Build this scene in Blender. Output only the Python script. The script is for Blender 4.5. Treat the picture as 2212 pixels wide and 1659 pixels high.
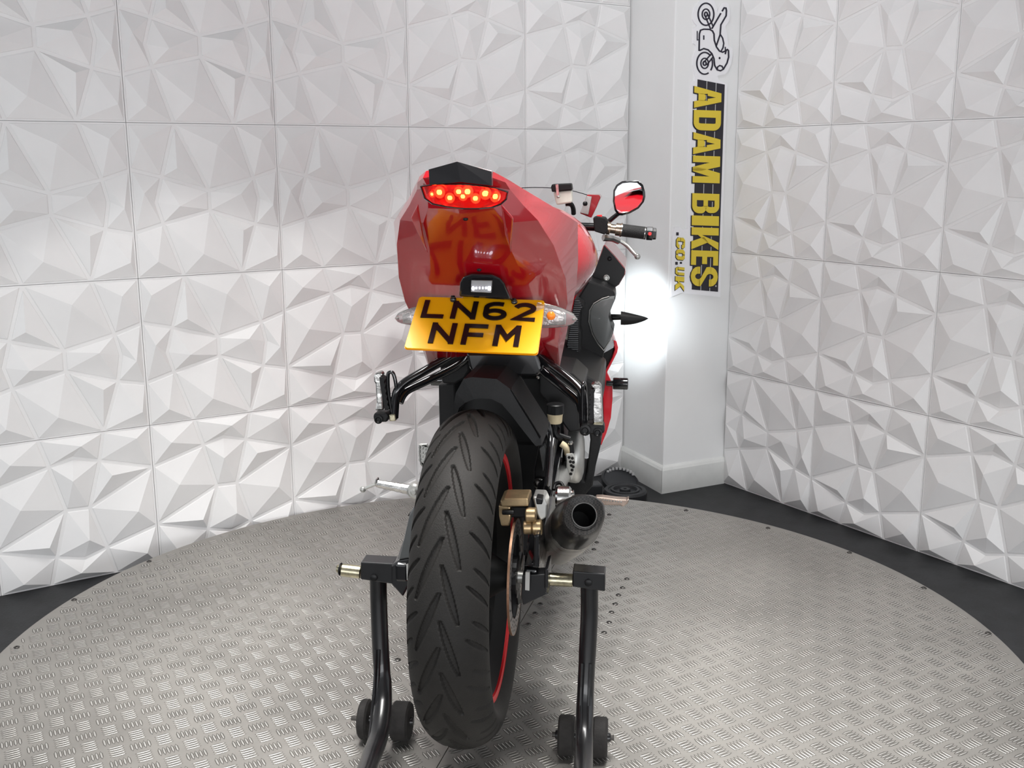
import bpy, bmesh, math, random
import numpy as np
from mathutils import Vector, Matrix, noise
random.seed(4)
PI=math.pi
for o in list(bpy.data.objects): bpy.data.objects.remove(o)
C=bpy.context.scene.collection
SC=bpy.context.scene
# ------------------------------------------------------------------ camera
F_PX=2260.0; CX,CY=1106.0,829.5
PITCH=math.atan(477.5/F_PX); ROLL=math.radians(0.25); CAMZ=1.12
FW=Vector((0,math.cos(PITCH),-math.sin(PITCH))); R0=Vector((1,0,0)); U0=R0.cross(FW)
RV=math.cos(ROLL)*R0-math.sin(ROLL)*U0; UV=math.cos(ROLL)*U0+math.sin(ROLL)*R0
cd=bpy.data.cameras.new('camera'); cam=bpy.data.objects.new('camera',cd); C.objects.link(cam)
m=Matrix((RV,UV,-FW)).transposed().to_4x4(); m.translation=Vector((0,0,CAMZ)); cam.matrix_world=m
cd.sensor_width=36; cd.lens=F_PX*36/2212; cd.clip_start=0.05; SC.camera=cam
# ------------------------------------------------------------------ light
SC.view_settings.view_transform='Standard'; SC.view_settings.look='None'
SC.view_settings.exposure=0.36; SC.view_settings.gamma=1; SC.view_settings.use_curve_mapping=False
w=bpy.data.worlds.new('world'); SC.world=w; w.use_nodes=True
w.node_tree.nodes['Background'].inputs[0].default_value=(0.93,0.96,1,1)
w.node_tree.nodes['Background'].inputs[1].default_value=0.95
def area(name,loc,target,sx,sy,power,col=(1,1,1)):
    l=bpy.data.lights.new(name,'AREA'); l.shape='RECTANGLE'; l.size=sx; l.size_y=sy; l.energy=power; l.color=col
    o=bpy.data.objects.new(name,l); C.objects.link(o); o.location=loc
    o.rotation_euler=(Vector(target)-Vector(loc)).to_track_quat('-Z','Y').to_euler(); return o
def spot(name,loc,target,power,ang,blend,rad,col=(1,1,1)):
    l=bpy.data.lights.new(name,'SPOT'); l.energy=power; l.spot_size=math.radians(ang); l.spot_blend=blend; l.shadow_soft_size=rad; l.color=col
    o=bpy.data.objects.new(name,l); C.objects.link(o); o.location=loc
    o.rotation_euler=(Vector(target)-Vector(loc)).to_track_quat('-Z','Y').to_euler(); return o
area('low_fill_light',(0.3,-1.9,0.50),(0.1,2.4,1.0),4.8,0.9,58,(0.97,0.98,1.0))  # added broad low fill from behind the camera, not an actual window
a1=area('ceiling_light',(0.0,2.0,2.5),(0.0,2.0001,0),1.5,1.2,24,(1,0.99,0.97)); a1.data.spread=math.radians(70)
spot('ceiling_spot',(0.20,1.40,2.45),(-0.75,2.75,0.10),38,41,0.06,0.05,(1,0.98,0.95))
spot('ceiling_spot_corner',(0.75,1.9,2.45),(-0.10,3.30,0.05),26,41,0.06,0.05,(1,0.98,0.96))
a2=area('corner_fill',(0.15,2.75,2.5),(0.75,3.85,1.0),0.7,0.4,2.6,(0.97,0.98,1.0)); a2.data.spread=math.radians(100)  # added soft fill overhead, brightens the upper column and corner
hl_o=(0.240,3.362,0.68); hl_t=(0.49,3.84,0.555)
spot('headlamp_beam',hl_o,hl_t,24,46,1.0,0.03,(0.86,0.95,1.0))
# ------------------------------------------------------------------ materials
def mat(name,col,rough=0.5,metal=0.0,coat=0.0,trans=0.0,emit=None,es=0.0,spec=0.5,var=0.0,vs=8.0,bump=0.0,bs=60.0,alpha=1.0,ior=1.45,rv=0.0):
    M=bpy.data.materials.new(name); M.use_nodes=True; nt=M.node_tree; b=nt.nodes['Principled BSDF']
    b.inputs['Base Color'].default_value=(*col,1); b.inputs['Roughness'].default_value=rough; b.inputs['Metallic'].default_value=metal
    b.inputs['Coat Weight'].default_value=coat; b.inputs['Coat Roughness'].default_value=0.04
    b.inputs['Transmission Weight'].default_value=trans; b.inputs['IOR'].default_value=ior; b.inputs['Alpha'].default_value=alpha
    b.inputs['Specular IOR Level'].default_value=spec
    if emit: b.inputs['Emission Color'].default_value=(*emit,1); b.inputs['Emission Strength'].default_value=es
    tc=nt.nodes.new('ShaderNodeTexCoord')
    if var>0 or rv>0:
        n=nt.nodes.new('ShaderNodeTexNoise'); n.inputs['Scale'].default_value=vs; n.inputs['Detail'].default_value=6; n.inputs['Roughness'].default_value=0.62
        nt.links.new(tc.outputs['Object'],n.inputs['Vector'])
        if var>0:
            r=nt.nodes.new('ShaderNodeValToRGB'); r.color_ramp.elements[0].position=0.3; r.color_ramp.elements[1].position=0.7
            r.color_ramp.elements[0].color=(*[max(0,c*(1-var)) for c in col],1); r.color_ramp.elements[1].color=(*[min(1,c*(1+var*0.5)) for c in col],1)
            nt.links.new(n.outputs['Fac'],r.inputs['Fac']); nt.links.new(r.outputs['Color'],b.inputs['Base Color'])
        if rv>0:
            mr=nt.nodes.new('ShaderNodeMapRange'); mr.inputs['To Min'].default_value=max(0,rough-rv); mr.inputs['To Max'].default_value=rough+rv
            nt.links.new(n.outputs['Fac'],mr.inputs['Value']); nt.links.new(mr.outputs['Result'],b.inputs['Roughness'])
    if bump>0:
        n2=nt.nodes.new('ShaderNodeTexNoise'); n2.inputs['Scale'].default_value=bs; n2.inputs['Detail'].default_value=4
        nt.links.new(tc.outputs['Object'],n2.inputs['Vector']); bp=nt.nodes.new('ShaderNodeBump'); bp.inputs['Strength'].default_value=bump; bp.inputs['Distance'].default_value=0.002
        nt.links.new(n2.outputs['Fac'],bp.inputs['Height']); nt.links.new(bp.outputs['Normal'],b.inputs['Normal'])
    return M
M_panel=mat('white_panel',(0.85,0.845,0.84),0.55,var=0.035,vs=5,bump=0.05,bs=240)
M_wall=mat('grey_wall_backing',(0.42,0.42,0.42),0.8,var=0.1)
M_paint=mat('white_gloss_paint',(0.83,0.835,0.83),0.32,var=0.03,vs=3,bump=0.12,bs=26)
M_base=mat('white_skirting_paint',(0.75,0.76,0.74),0.38,var=0.08,vs=9,bump=0.35,bs=30)
M_floor=mat('black_floor',(0.018,0.019,0.021),0.55,var=0.45,vs=14,bump=0.3,bs=120)
M_ceil=mat('ceiling_paint',(0.22,0.22,0.22),0.8,var=0.03)
M_alu=mat('tread_plate',(0.375,0.36,0.335),0.50,metal=0.75,var=0.20,vs=3.2,bump=0.10,bs=30,rv=0.08)
M_bar=mat('tread_bar_metal',(0.60,0.585,0.555),0.42,metal=0.75,var=0.15,vs=6)
M_grime=mat('floor_grime',(0.085,0.078,0.07),0.6,metal=0.2,var=0.5,vs=5)
M_skirt=mat('dark_skirt',(0.03,0.03,0.03),0.6,var=0.2)
M_screw=mat('screw_steel',(0.09,0.085,0.08),0.45,metal=0.9,var=0.2,vs=60)
M_red=mat('red_paint',(0.34,0.003,0.009),0.22,coat=0.9,var=0.05,vs=2)
M_redin=mat('red_paint_edge',(0.62,0.006,0.018),0.25,coat=0.7)
M_blk=mat('black_plastic',(0.006,0.006,0.0065),0.42,var=0.25,vs=20,spec=0.3)
M_blks=mat('satin_black_plastic',(0.0075,0.0075,0.008),0.55,spec=0.3,var=0.2,vs=30,bump=0.25,bs=300)
M_gloss=mat('gloss_black',(0.008,0.008,0.009),0.12,coat=0.5,spec=0.6)
M_grey=mat('pearl_grey_panel',(0.10,0.105,0.105),0.35,metal=0.35,coat=0.3)
M_tyre=mat('tyre_rubber',(0.015,0.0135,0.012),0.66,var=0.22,vs=22,bump=0.3,bs=420,spec=0.35)
M_rim=mat('black_rim',(0.006,0.006,0.006),0.5,spec=0.2)
M_rimred=mat('red_rim_stripe',(0.62,0.015,0.02),0.35)
M_disc=mat('brake_disc_steel',(0.27,0.25,0.235),0.5,metal=0.9,var=0.25,vs=30)
M_rust=mat('heat_tinted_edge',(0.33,0.19,0.12),0.45,metal=0.8,var=0.3,vs=40)
M_gold=mat('gold_caliper',(0.50,0.37,0.21),0.34,metal=0.8,var=0.3,vs=30)
M_chrome=mat('polished_alloy',(0.60,0.59,0.57),0.2,metal=1.0,var=0.4,vs=40,bump=0.4,bs=50)
M_sil=mat('cast_silver',(0.50,0.50,0.48),0.42,metal=0.85,var=0.15,vs=30)
M_silver_can=mat('brushed_can',(0.42,0.40,0.37),0.33,metal=0.9,var=0.25,vs=10)
M_bronze=mat('bronze_bar_end',(0.55,0.42,0.32),0.22,metal=1.0,var=0.1)
M_coppery=mat('worn_alloy',(0.42,0.33,0.28),0.4,metal=0.9,var=0.3,vs=50)
M_cream=mat('cream_fluid_pot',(0.62,0.52,0.34),0.4,var=0.15,vs=30)
M_potw=mat('milky_fluid_pot',(0.66,0.66,0.58),0.3,var=0.1,vs=30)
M_yplate=mat('yellow_plate',(0.88,0.42,0.0),0.35,coat=0.12,var=0.03,vs=6)
M_yedge=mat('amber_plate_edge',(0.85,0.30,0.0),0.3)
M_letter=mat('black_plate_letter',(0.012,0.006,0.006),0.25)
M_clear=mat('clear_lens',(0.9,0.9,0.9),0.05,trans=0.85,ior=1.3)
M_lensr=mat('red_tinted_lens',(1.0,0.10,0.08),0.04,trans=0.92,ior=1.15,alpha=1)
M_refl=mat('lamp_reflector',(0.55,0.50,0.48),0.18,metal=1.0,var=0.5,vs=90,bump=0.8,bs=200)
M_reflr=mat('red_lamp_bowl',(0.45,0.05,0.05),0.22,metal=0.8,emit=(1,0.01,0.01),es=0.22,var=0.6,vs=60)
M_led=mat('lit_red_led',(1,0.4,0.1),0.4,emit=(1,0.42,0.07),es=14)
M_halo=mat('lit_led_reflector',(1,0.1,0.05),0.4,emit=(1,0.06,0.02),es=2.6)
M_wled=mat('lit_white_led',(1,1,1),0.4,emit=(0.86,0.86,1.0),es=5)
M_orange=mat('amber_bulb',(0.85,0.22,0.02),0.25,emit=(1,0.2,0.02),es=0.15)
M_redsw=mat('red_switch',(0.8,0.02,0.02),0.35)
M_leather=mat('black_grip',(0.010,0.010,0.010),0.55,bump=0.9,bs=500)
M_mirror=mat('mirror_glass',(0.9,0.9,0.9),0.015,metal=1.0)
M_screen=mat('clear_screen',(0.8,0.82,0.82),0.1,alpha=0.06,spec=0.1)
M_stand=mat('stand_black_paint',(0.010,0.010,0.011),0.3,coat=0.3,var=0.3,vs=30)
M_brass=mat('worn_plated_steel',(0.50,0.46,0.33),0.3,metal=1.0,var=0.5,vs=45,bump=0.2,bs=90)
M_wheelr=mat('castor_rubber',(0.018,0.016,0.015),0.75,var=0.4,vs=50,bump=0.4,bs=200)
M_acr=mat('white_sign_board',(0.86,0.86,0.88),0.35)
M_sblack=mat('sign_black',(0.020,0.018,0.026),0.5)
M_syel=mat('sign_yellow',(0.74,0.56,0.045),0.5)
M_navy=mat('sign_navy',(0.016,0.014,0.028),0.5)
M_sedge=mat('sign_board_edge',(0.55,0.55,0.56),0.4)
M_sline=mat('sign_grey_line',(0.5,0.5,0.5),0.5)
M_head=mat('lit_headlamp',(1,1,1),0.3,emit=(0.9,0.96,1),es=6)
M_drive=mat('dark_grey_plastic',(0.022,0.023,0.026),0.5,var=0.2,vs=20)
# carbon weave
M_carbon=mat('carbon_fibre',(0.02,0.02,0.02),0.32,coat=0.25,spec=0.3)
nt=M_carbon.node_tree; ck=nt.nodes.new('ShaderNodeTexChecker'); ck.inputs['Scale'].default_value=300; ck.inputs['Color1'].default_value=(0.008,0.008,0.008,1); ck.inputs['Color2'].default_value=(0.022,0.020,0.019,1)
tc=nt.nodes.new('ShaderNodeTexCoord'); nt.links.new(tc.outputs['Object'],ck.inputs['Vector']); nt.links.new(ck.outputs['Color'],nt.nodes['Principled BSDF'].inputs['Base Color'])
# ------------------------------------------------------------------ helpers
def tag(o,label=None,cat=None,group=None,kind=None):
    if label: o['label']=label
    if cat: o['category']=cat
    if group: o['group']=group
    if kind: o['kind']=kind
    return o
def link(name,me,M,parent=None,smooth=False,loc=None):
    if M is not None and len(me.materials)==0: me.materials.append(M)
    if smooth:
        me.polygons.foreach_set('use_smooth',[True]*len(me.polygons))
        try: me.set_sharp_from_angle(angle=math.radians(smooth if smooth is not True else 40))
        except Exception: pass
    o=bpy.data.objects.new(name,me); C.objects.link(o)
    if parent: o.parent=parent
    if loc is not None: o.location=loc
    return o
def empty(name,loc=(0,0,0),rz=0,parent=None):
    o=bpy.data.objects.new(name,None); C.objects.link(o); o.location=loc; o.rotation_euler=(0,0,rz); o.empty_display_size=0.1
    if parent: o.parent=parent
    return o
class MB:
    def __init__(s): s.v=[]; s.f=[]
    def add(s,v,f):
        n=len(s.v); s.v+= [tuple(p) for p in v]; s.f+=[tuple(i+n for i in q) for q in f]; return s
    def box(s,c,size,R=None):
        hx,hy,hz=[a/2 for a in size]; V=[Vector((x*hx,y*hy,z*hz)) for x in(-1,1) for y in(-1,1) for z in(-1,1)]
        if R is not None: V=[R@v for v in V]
        V=[v+Vector(c) for v in V]
        return s.add(V,[(0,1,3,2),(4,6,7,5),(0,4,5,1),(2,3,7,6),(0,2,6,4),(1,5,7,3)])
    def prism(s,pts,vec):          # polygon extruded along vec
        n=len(pts); vec=Vector(vec); P=[Vector(p) for p in pts]
        return s.add(P+[p+vec for p in P],[tuple(range(n))[::-1],tuple(range(n,2*n))]+[(i,(i+1)%n,n+(i+1)%n,n+i) for i in range(n)])
    def loft(s,rings,cap=True):
        n=len(rings[0]); V=[p for r in rings for p in r]; f=[]
        for k in range(len(rings)-1):
            for i in range(n): j=(i+1)%n; f.append((k*n+i,k*n+j,(k+1)*n+j,(k+1)*n+i))
        if cap: f+= [tuple(range(n))[::-1],tuple(range((len(rings)-1)*n,len(rings)*n))]
        return s.add(V,f)
    def tube(s,pts,r,seg=10,closed=False):
        P=[Vector(p) for p in pts]; n=len(P); rr=r if isinstance(r,(list,tuple)) else [r]*n
        rings=[]; prev=None
        for i,p in enumerate(P):
            a=P[i-1] if (i>0 or closed) else p; b=P[(i+1)%n] if (i<n-1 or closed) else p
            d=(b-a).normalized()
            if prev is None: u=d.orthogonal().normalized()
            else: u=(prev-d*prev.dot(d)).normalized()
            prev=u; v=d.cross(u)
            rings.append([p+rr[i]*(math.cos(2*PI*k/seg)*u+math.sin(2*PI*k/seg)*v) for k in range(seg)])
        if closed:
            rings.append(rings[0]); return s.loft(rings,cap=False)
        return s.loft(rings)
    def lathe(s,c,axis,prof,seg=24,closed=False): # prof: (along, radius)
        c=Vector(c); ax=Vector(axis).normalized(); u=ax.orthogonal().normalized(); v=ax.cross(u)
        rings=[[c+ax*a+r*(math.cos(2*PI*k/seg)*u+math.sin(2*PI*k/seg)*v) for k in range(seg)] for a,r in prof]
        if closed: rings.append(rings[0]); return s.loft(rings,cap=False)
        return s.loft(rings)
    def ball(s,c,r,seg=12,sc=(1,1,1)):
        c=Vector(c); rings=[]
        for i in range(1,seg//2):
            t=PI*i/(seg//2); rings.append([c+Vector((r*math.sin(t)*math.cos(2*PI*k/seg)*sc[0],r*math.sin(t)*math.sin(2*PI*k/seg)*sc[1],r*math.cos(t)*sc[2])) for k in range(seg)])
        return s.loft(rings)
    def mesh(s,name):
        me=bpy.data.meshes.new(name); me.from_pydata([tuple(v) for v in s.v],[],s.f); 
        bm=bmesh.new(); bm.from_mesh(me); bmesh.ops.recalc_face_normals(bm,faces=bm.faces); bm.to_mesh(me); bm.free(); return me
    def build(s,name,M,parent=None,smooth=False,bevel=0,seg=2,sub=0):
        o=link(name,s.mesh(name),M,parent,smooth)
        if bevel:
            b=o.modifiers.new('bevel','BEVEL'); b.width=bevel; b.segments=seg; b.limit_method='ANGLE'; b.angle_limit=math.radians(32)
        if sub:
            b=o.modifiers.new('sub','SUBSURF'); b.levels=sub; b.render_levels=sub
        return o
def smoothline(P,n=6):
    P=[Vector(p) for p in P]; out=[]
    for i in range(len(P)-1):
        p0=P[max(0,i-1)];p1=P[i];p2=P[i+1];p3=P[min(len(P)-1,i+2)]
        for k in range(n):
            t=k/n; out.append(0.5*((2*p1)+(p2-p0)*t+(2*p0-5*p1+4*p2-p3)*t*t+(3*p1-p0-3*p2+p3)*t**3))
    out.append(P[-1]); return out
def ray(px,py): return FW+RV*((px-CX)/F_PX)+UV*(-(py-CY)/F_PX)
CAM=Vector((0,0,CAMZ))
def ground(px,py,z=0.0):
    d=ray(px,py); return CAM+d*((z-CAMZ)/d.z)
# ------------------------------------------------------------------ room geometry (measured)
H0=-0.084; ROWS=[H0+0.44*k for k in range(7)]; TOP=ROWS[-1]
AL=math.radians(57.4); AR=AL-PI/2
DL=Vector((math.sin(AL),math.cos(AL),0)); DR=Vector((math.sin(AR),math.cos(AR),0))
NL=Vector((-DL.y,DL.x,0)); NR=Vector((DR.y,-DR.x,0))      # pointing out of the room
CL,CR=3.1488,2.7569
def WL(u,z,h=0): p=NL*(CL-h)+DL*u; return Vector((p.x,p.y,z))
def WR(v,z,h=0): p=NR*(CR-h)+DR*v; return Vector((p.x,p.y,z))
U_END,V_END=2.535,2.81
PL=WL(U_END,0); PR=WR(V_END,0); PC=Vector((0.5586,3.728,0))
def wall_prism(a,b,n,name,M):
    mb=MB(); a=Vector((a.x,a.y,H0)); b=Vector((b.x,b.y,H0)); mb.prism([a,b,b+n*0.1,a+n*0.1],(0,0,TOP-H0)); o=mb.build(name,M); tag(o,kind='structure'); return o
wl=wall_prism(WL(-1.05,0,-0.002),WL(U_END,0,-0.002),NL,'wall_left',M_wall)
wr=wall_prism(WR(0.6,0,-0.002),WR(V_END,0,-0.002),NR,'wall_right',M_wall)
# corner column faces
mb=MB(); a=Vector((PL.x,PL.y,H0)); c=Vector((PC.x,PC.y,H0)); b=Vector((PR.x,PR.y,H0)); back=Vector((0.2,0.55,0))
mb.prism([a-NL*0.004,c,b-NR*0.004,b+NR*0.1,PL.lerp(PR,0.5)+Vector((0.12,0.35,H0)),a+NL*0.1],(0,0,TOP-H0))
wc=mb.build('wall_corner',M_paint,bevel=0.004); tag(wc,kind='structure')
# skirting round the column
def skirt(a,b,name,ea=0,eb=0):
    d=(b-a).normalized(); n=Vector((d.y,-d.x,0))
    prof=[(0,0),(0.012,0),(0.012,0.088),(0.008,0.098),(0.003,0.104),(0,0.104)]
    r=[]
    for P,e in ((a,ea),(b,eb)):
        r.append([P+n*x+d*(e*x)+Vector((0,0,z)) for x,z in prof])
    mb=MB(); mb.loft(r); o=mb.build(name,M_base); tag(o,kind='structure'); return o
A2=Vector((PL.x,PL.y,H0))-NL*0.004; C2=Vector((PC.x,PC.y,H0)); B2=Vector((PR.x,PR.y,H0))-NR*0.004
skirt(A2,C2,'baseboard_left',0,1.0); skirt(C2,B2,'baseboard_right',-1.0,0)
mb=MB(); mb.box((0.0,1.6,H0-0.05),(9,9,0.1)); fl=mb.build('floor',M_floor); tag(fl,kind='structure')
mb=MB(); mb.box((0.0,1.6,TOP+0.05),(9,9,0.1)); ce=mb.build('ceiling',M_ceil); tag(ce,kind='structure')
# ------------------------------------------------------------------ wall panels
NA=dict(T1=(.303,1),T2=(.703,1),L1=(0,.709),L2=(0,.293),R1=(1,.709),R2=(1,.290),B1=(.303,0),B2=(.711,0),P=(.355,.811),C=(.664,.807),D=(.432,.501),E=(.578,.494),F=(.35,.189),G=(.665,.193),K=(.502,.852),M=(.52,.147),TL=(0,1),TR=(1,1),BR=(1,0),BL=(0,0))
CA=[('BL,B1,F,L2',(.131,.065)),('TL,L1,P,T1',(.124,.873)),('T1,P,K,C,T2',(.55,.935)),('T2,C,R1,TR',(.9,.937)),('L1,L2,D,P',(.157,.566)),('P,D,E,C,K',(.482,.706)),('C,E,R1',(.727,.706)),('R1,E,G,R2',(.873,.425)),('L2,F,D',(.304,.282)),('D,F,M,G,E',(.55,.285)),('F,B1,B2,G,M',(.48,.066)),('G,B2,BR,R2',(.91,.115))]
NB=dict(T1=(.303,1),T2=(.711,1),L1=(0,.705),L2=(0,.295),R1=(1,.70),R2=(1,.290),B1=(.303,0),B2=(.71,0),P=(.2,.656),Q=(.51,.563),V=(.509,.429),S=(.188,.35),U=(.826,.642),W=(.823,.328),N=(.152,.489),O=(.855,.501),TL=(0,1),TR=(1,1),BR=(1,0),BL=(0,0))
CB=[('TL,L1,P,T1',(.063,.89)),('T1,P,Q',(.291,.712)),('T1,Q,U,T2',(.574,.863)),('T2,U,R1,TR',(.882,.897)),('L1,L2,S,N,P',(.067,.552)),('P,N,S,V,Q',(.294,.466)),('Q,V,W,O,U',(.713,.537)),('U,O,W,R2,R1',(.94,.459)),('L2,BL,B1,S',(.124,.105)),('S,B1,B2,V',(.431,.142)),('V,B2,W',(.718,.291)),('W,B2,BR,R2',(.952,.109))]
def inset(poly,d):
    n=len(poly); cx=sum(p[0] for p in poly)/n; cy=sum(p[1] for p in poly)/n
    ar=sum(poly[i][0]*poly[(i+1)%n][1]-poly[(i+1)%n][0]*poly[i][1] for i in range(n))
    sg=1 if ar>0 else -1; out=[]
    for i in range(n):
        p0=Vector(poly[i-1]);p1=Vector(poly[i]);p2=Vector(poly[(i+1)%n])
        d1=(p1-p0).normalized();d2=(p2-p1).normalized()
        n1=Vector((-d1.y,d1.x))*sg;n2=Vector((-d2.y,d2.x))*sg
        den=1+n1.dot(n2); v=(n1+n2)/max(den,0.25)
        out.append(p1+v*d)
    return out
def panel_mesh(name,nodes,cells,flip,S=0.4385):
    # local: x along wall as seen from the room, y out of the wall, z up ; origin bottom-left
    V=[];F=[]; hb=0.0085; AH=0.0245
    def P(u,v,h): return (u*S,-h,v*S)
    V+= [P(0,0,0),P(1,0,0),P(1,1,0),P(0,1,0)]; F.append((0,1,2,3))
    b0=len(V); V+=[P(0,0,-0.006),P(1,0,-0.006),P(1,1,-0.006),P(0,1,-0.006)]; F+=[(0,3,7,4),(1,5,6,2),(0,4,5,1),(3,2,6,7)]
    for s,ap in cells:
        poly=[nodes[k] for k in s.split(',')]; q=inset(poly,hb*1.25)
        # keep the inset ring, sink it a hair and build the pyramid
        n=len(q); k=len(V); V+=[P(a.x,a.y,0.0004) for a in q]; 
        ax,ay=ap; rim=0.0042
        q2=[(a.x+(ax-a.x)*0.03,a.y+(ay-a.y)*0.03) for a in q]
        V+=[P(a,b,0.0024) for a,b in q2]; V.append(P(ax,ay,AH))
        for i in range(n):
            j=(i+1)%n; F.append((k+i,k+j,k+n+j,k+n+i)); F.append((k+n+i,k+n+j,k+2*n))
    me=bpy.data.meshes.new(name); me.from_pydata(V,[],F)
    bm=bmesh.new(); bm.from_mesh(me)
    for f in bm.faces:
        if f.normal.y>0 : f.normal_flip()
    bm.to_mesh(me); bm.free(); me.materials.append(M_panel); return me
mA=panel_mesh('panel_pattern_a',NA,CA,False); mB=panel_mesh('panel_pattern_b',NB,CB,False)
rngp=random.Random(3)
def put_panel(me,par,origin,dirx,nout,z,width):
    o=bpy.data.objects.new('panel',me); C.objects.link(o); o.parent=par
    X=dirx; Y=nout; Z=Vector((0,0,1)); m=Matrix((X*(width-0.0016)/0.4385,Y,Z)).transposed().to_4x4()
    m.translation=Vector((origin.x,origin.y,z+0.0009))-nout*(0.003+rngp.uniform(0,0.0012))+X*0.0008
    o.matrix_world=m; o.matrix_local=m
LU=[-1.05+0.0,-0.61,-0.167,0.277,0.723,1.160,1.615,2.070,2.530]
typeL={2:'BBBAA',3:'BBBAA',1:'BBAAA',0:'AAAAA',4:'BBBAA',5:'BBBAA'}
for r in range(6):
    for c in range(len(LU)-1):
        t=typeL[r][max(0,c-3)]
        put_panel(mB if t=='B' else mA,wl,WL(LU[c],0),DL,NL,ROWS[r],LU[c+1]-LU[c])
# right wall: seen from the room x runs from the corner to the right = -DR
RVs=[2.808,2.378,1.937,1.497,1.057,0.617]
for r in range(6):
    for c in range(5):
        t='B' if (r==0 and c==0) else 'A'
        put_panel(mB if t=='B' else mA,wr,WR(RVs[c],0),-DR,NR,ROWS[r],RVs[c]-RVs[c+1])
# ------------------------------------------------------------------ turntable
TC=Vector((-0.019,2.287,0)); TR=1.184
tt=empty('turntable',(TC.x,TC.y,H0)); tag(tt,'large round aluminium tread plate turntable carrying the red motorcycle','turntable')
sd=Vector((0.25,0.968,0)).normalized(); sn=Vector((sd.y,-sd.x,0)); sp=Vector((-0.05,2.16,0))-TC; so=sp.dot(sn)
def plate(side):
    pts=[]; N=240
    for k in range(N):
        a=2*PI*k/N; p=Vector((math.cos(a),math.sin(a),0))*TR; d=p.dot(sn)-so
        if (d>0.0008)==(side>0) and abs(d)>0.0008: pts.append((math.atan2(p.y,p.x),p))
    h=math.sqrt(TR**2-so**2); e=so+0.0009*side; a=sn*e+sd*h; b=sn*e-sd*h
    L=[p for _,p in pts]+[a,b]; c=sum(L,Vector())/len(L); L.sort(key=lambda p:math.atan2(p.y-c.y,p.x-c.x))
    mb=MB(); mb.prism([p+Vector((0,0,-H0-0.004)) for p in L],(0,0,0.004)); return mb.build('tread_plate',M_alu,tt)
plate(1); plate(-1)
mb=MB(); mb.lathe((0,0,0),(0,0,1),[(0.012,TR-0.012),(-H0-0.0045,TR-0.012)],120); mb.build('base_drum',M_skirt,tt)
# tread bars
def tread():
    s=0.0445; ang=math.radians(-60.9); e1=np.array([math.cos(ang),math.sin(ang)]); e2=np.array([-e1[1],e1[0]])
    a=math.radians(-15.9); base=np.array([-1.0511,2.2557])-np.array([TC.x,TC.y])
    Lb,wb,hb=0.0290,0.0042,0.0012
    loc=np.array([(-.5,0,0),(-.22,-.5,0),(.22,-.5,0),(.5,0,0),(.22,.5,0),(-.22,.5,0),(-.3,0,1),(.3,0,1)])
    fc=np.array([(0,1,6),(1,2,7),(1,7,6),(2,3,7),(3,4,7),(4,5,6),(4,6,7),(5,0,6)])
    rg=np.random.RandomState(2); VV=[];GG=[];n=0
    for i in range(-40,80):
        for j in range(-50,50):
            c=base+e1*i*s+e2*j*s
            if np.hypot(*c)>TR+0.01: continue
            H=(i+j)%2==0
            d=e2 if H else e1
            st=e1 if H else e2; q=np.array([-d[1],d[0]])
            for k in range(5):
                p=c+st*(k-2)*0.0081
                if np.hypot(*p)>TR-0.02: continue
                if abs(p@np.array([sn.x,sn.y])-so)<0.012: continue
                v=p+ (loc[:,0:1]*Lb)*d+(loc[:,1:2]*wb)*q
                VV.append(np.c_[v,loc[:,2]*hb-H0]); n+=1
                g=p+(loc[:6,0:1]*(Lb+0.0022))*d+(loc[:6,1:2]*(wb+0.0022))*q; GG.append(np.c_[g,np.full(6,0.00025-H0)])
    V=np.concatenate(VV); Fc=(fc[None]+8*np.arange(n)[:,None,None]).reshape(-1,3)
    me=bpy.data.meshes.new('tread_bars'); me.from_pydata(V.tolist(),[],Fc.tolist())
    o=link('tread_bars',me,M_bar,tt,smooth=60); tag(o,kind='stuff')
    G=np.concatenate(GG); f6=(np.arange(6)[None]+6*np.arange(n)[:,None]); me=bpy.data.meshes.new('bar_grime'); me.from_pydata(G.tolist(),[],f6.tolist()); o=link('bar_grime',me,M_grime,tt); tag(o,kind='stuff'); return n
tread()
smb=MB(); smb.lathe((0,0,0),(0,0,1),[(0,0.0075),(0.0018,0.0068),(0.0032,0.0045),(0.0034,0.0025),(0.0022,0.0022),(0.0022,0.0005)],12)
sme=smb.mesh('screw'); sme.materials.append(M_screw)
for px,py in [(36,1399),(160,1296),(318,1212),(1482,1103),(1659,1141),(1835,1194),(2000,1270),(2142,1368),(1167,1305),(1156,1325),(1141,1349),(859,1426),(1354,1251),(1345,1270),(1336,1286),(1329,1305),(1321,1323),(1316,1345),(1305,1367),(1316,1112),(1289,1172),(1283,1187)]:
    g=ground(px,py)-TC; 
    if g.length>TR-0.012: g=g*((TR-0.012)/g.length)
    o=bpy.data.objects.new('screw',sme); C.objects.link(o); o.parent=tt; o.location=(g.x,g.y,-H0)
# ------------------------------------------------------------------ sign on the column
fa=Vector((PC.x,PC.y,0)); fb=Vector((PR.x,PR.y,0))-NR*0.004
fd=(fb-fa).normalized(); fn=Vector((fd.y,-fd.x,0))      # towards the room
def SG(px,py,h=0.0):
    d=ray(px,py); q=fa+fn*h; t=(q-CAM).dot(fn)/d.dot(fn); return CAM+d*t
sign_o=SG(1505,400); 
sg=empty('wall_sign',(sign_o.x,sign_o.y,sign_o.z)); tag(sg,'tall white cut-out sign with yellow rotated letters and motorcycle outline on white column','sign')
def sg_poly(pts,h0,h1,name,M,parent,mb=None):
    own=mb is None; mb=mb or MB()
    mb.prism([SG(x,y)+fn*h0-sign_o for x,y in pts],fn*(h1-h0))
    if own: return mb.build(name,M,parent)
def c5(L): return [(1430+x/6.38,y/6.38) for x,y in L]
def c6(L): return [(1430+x/3.95,240+y/3.95) for x,y in L]
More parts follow.
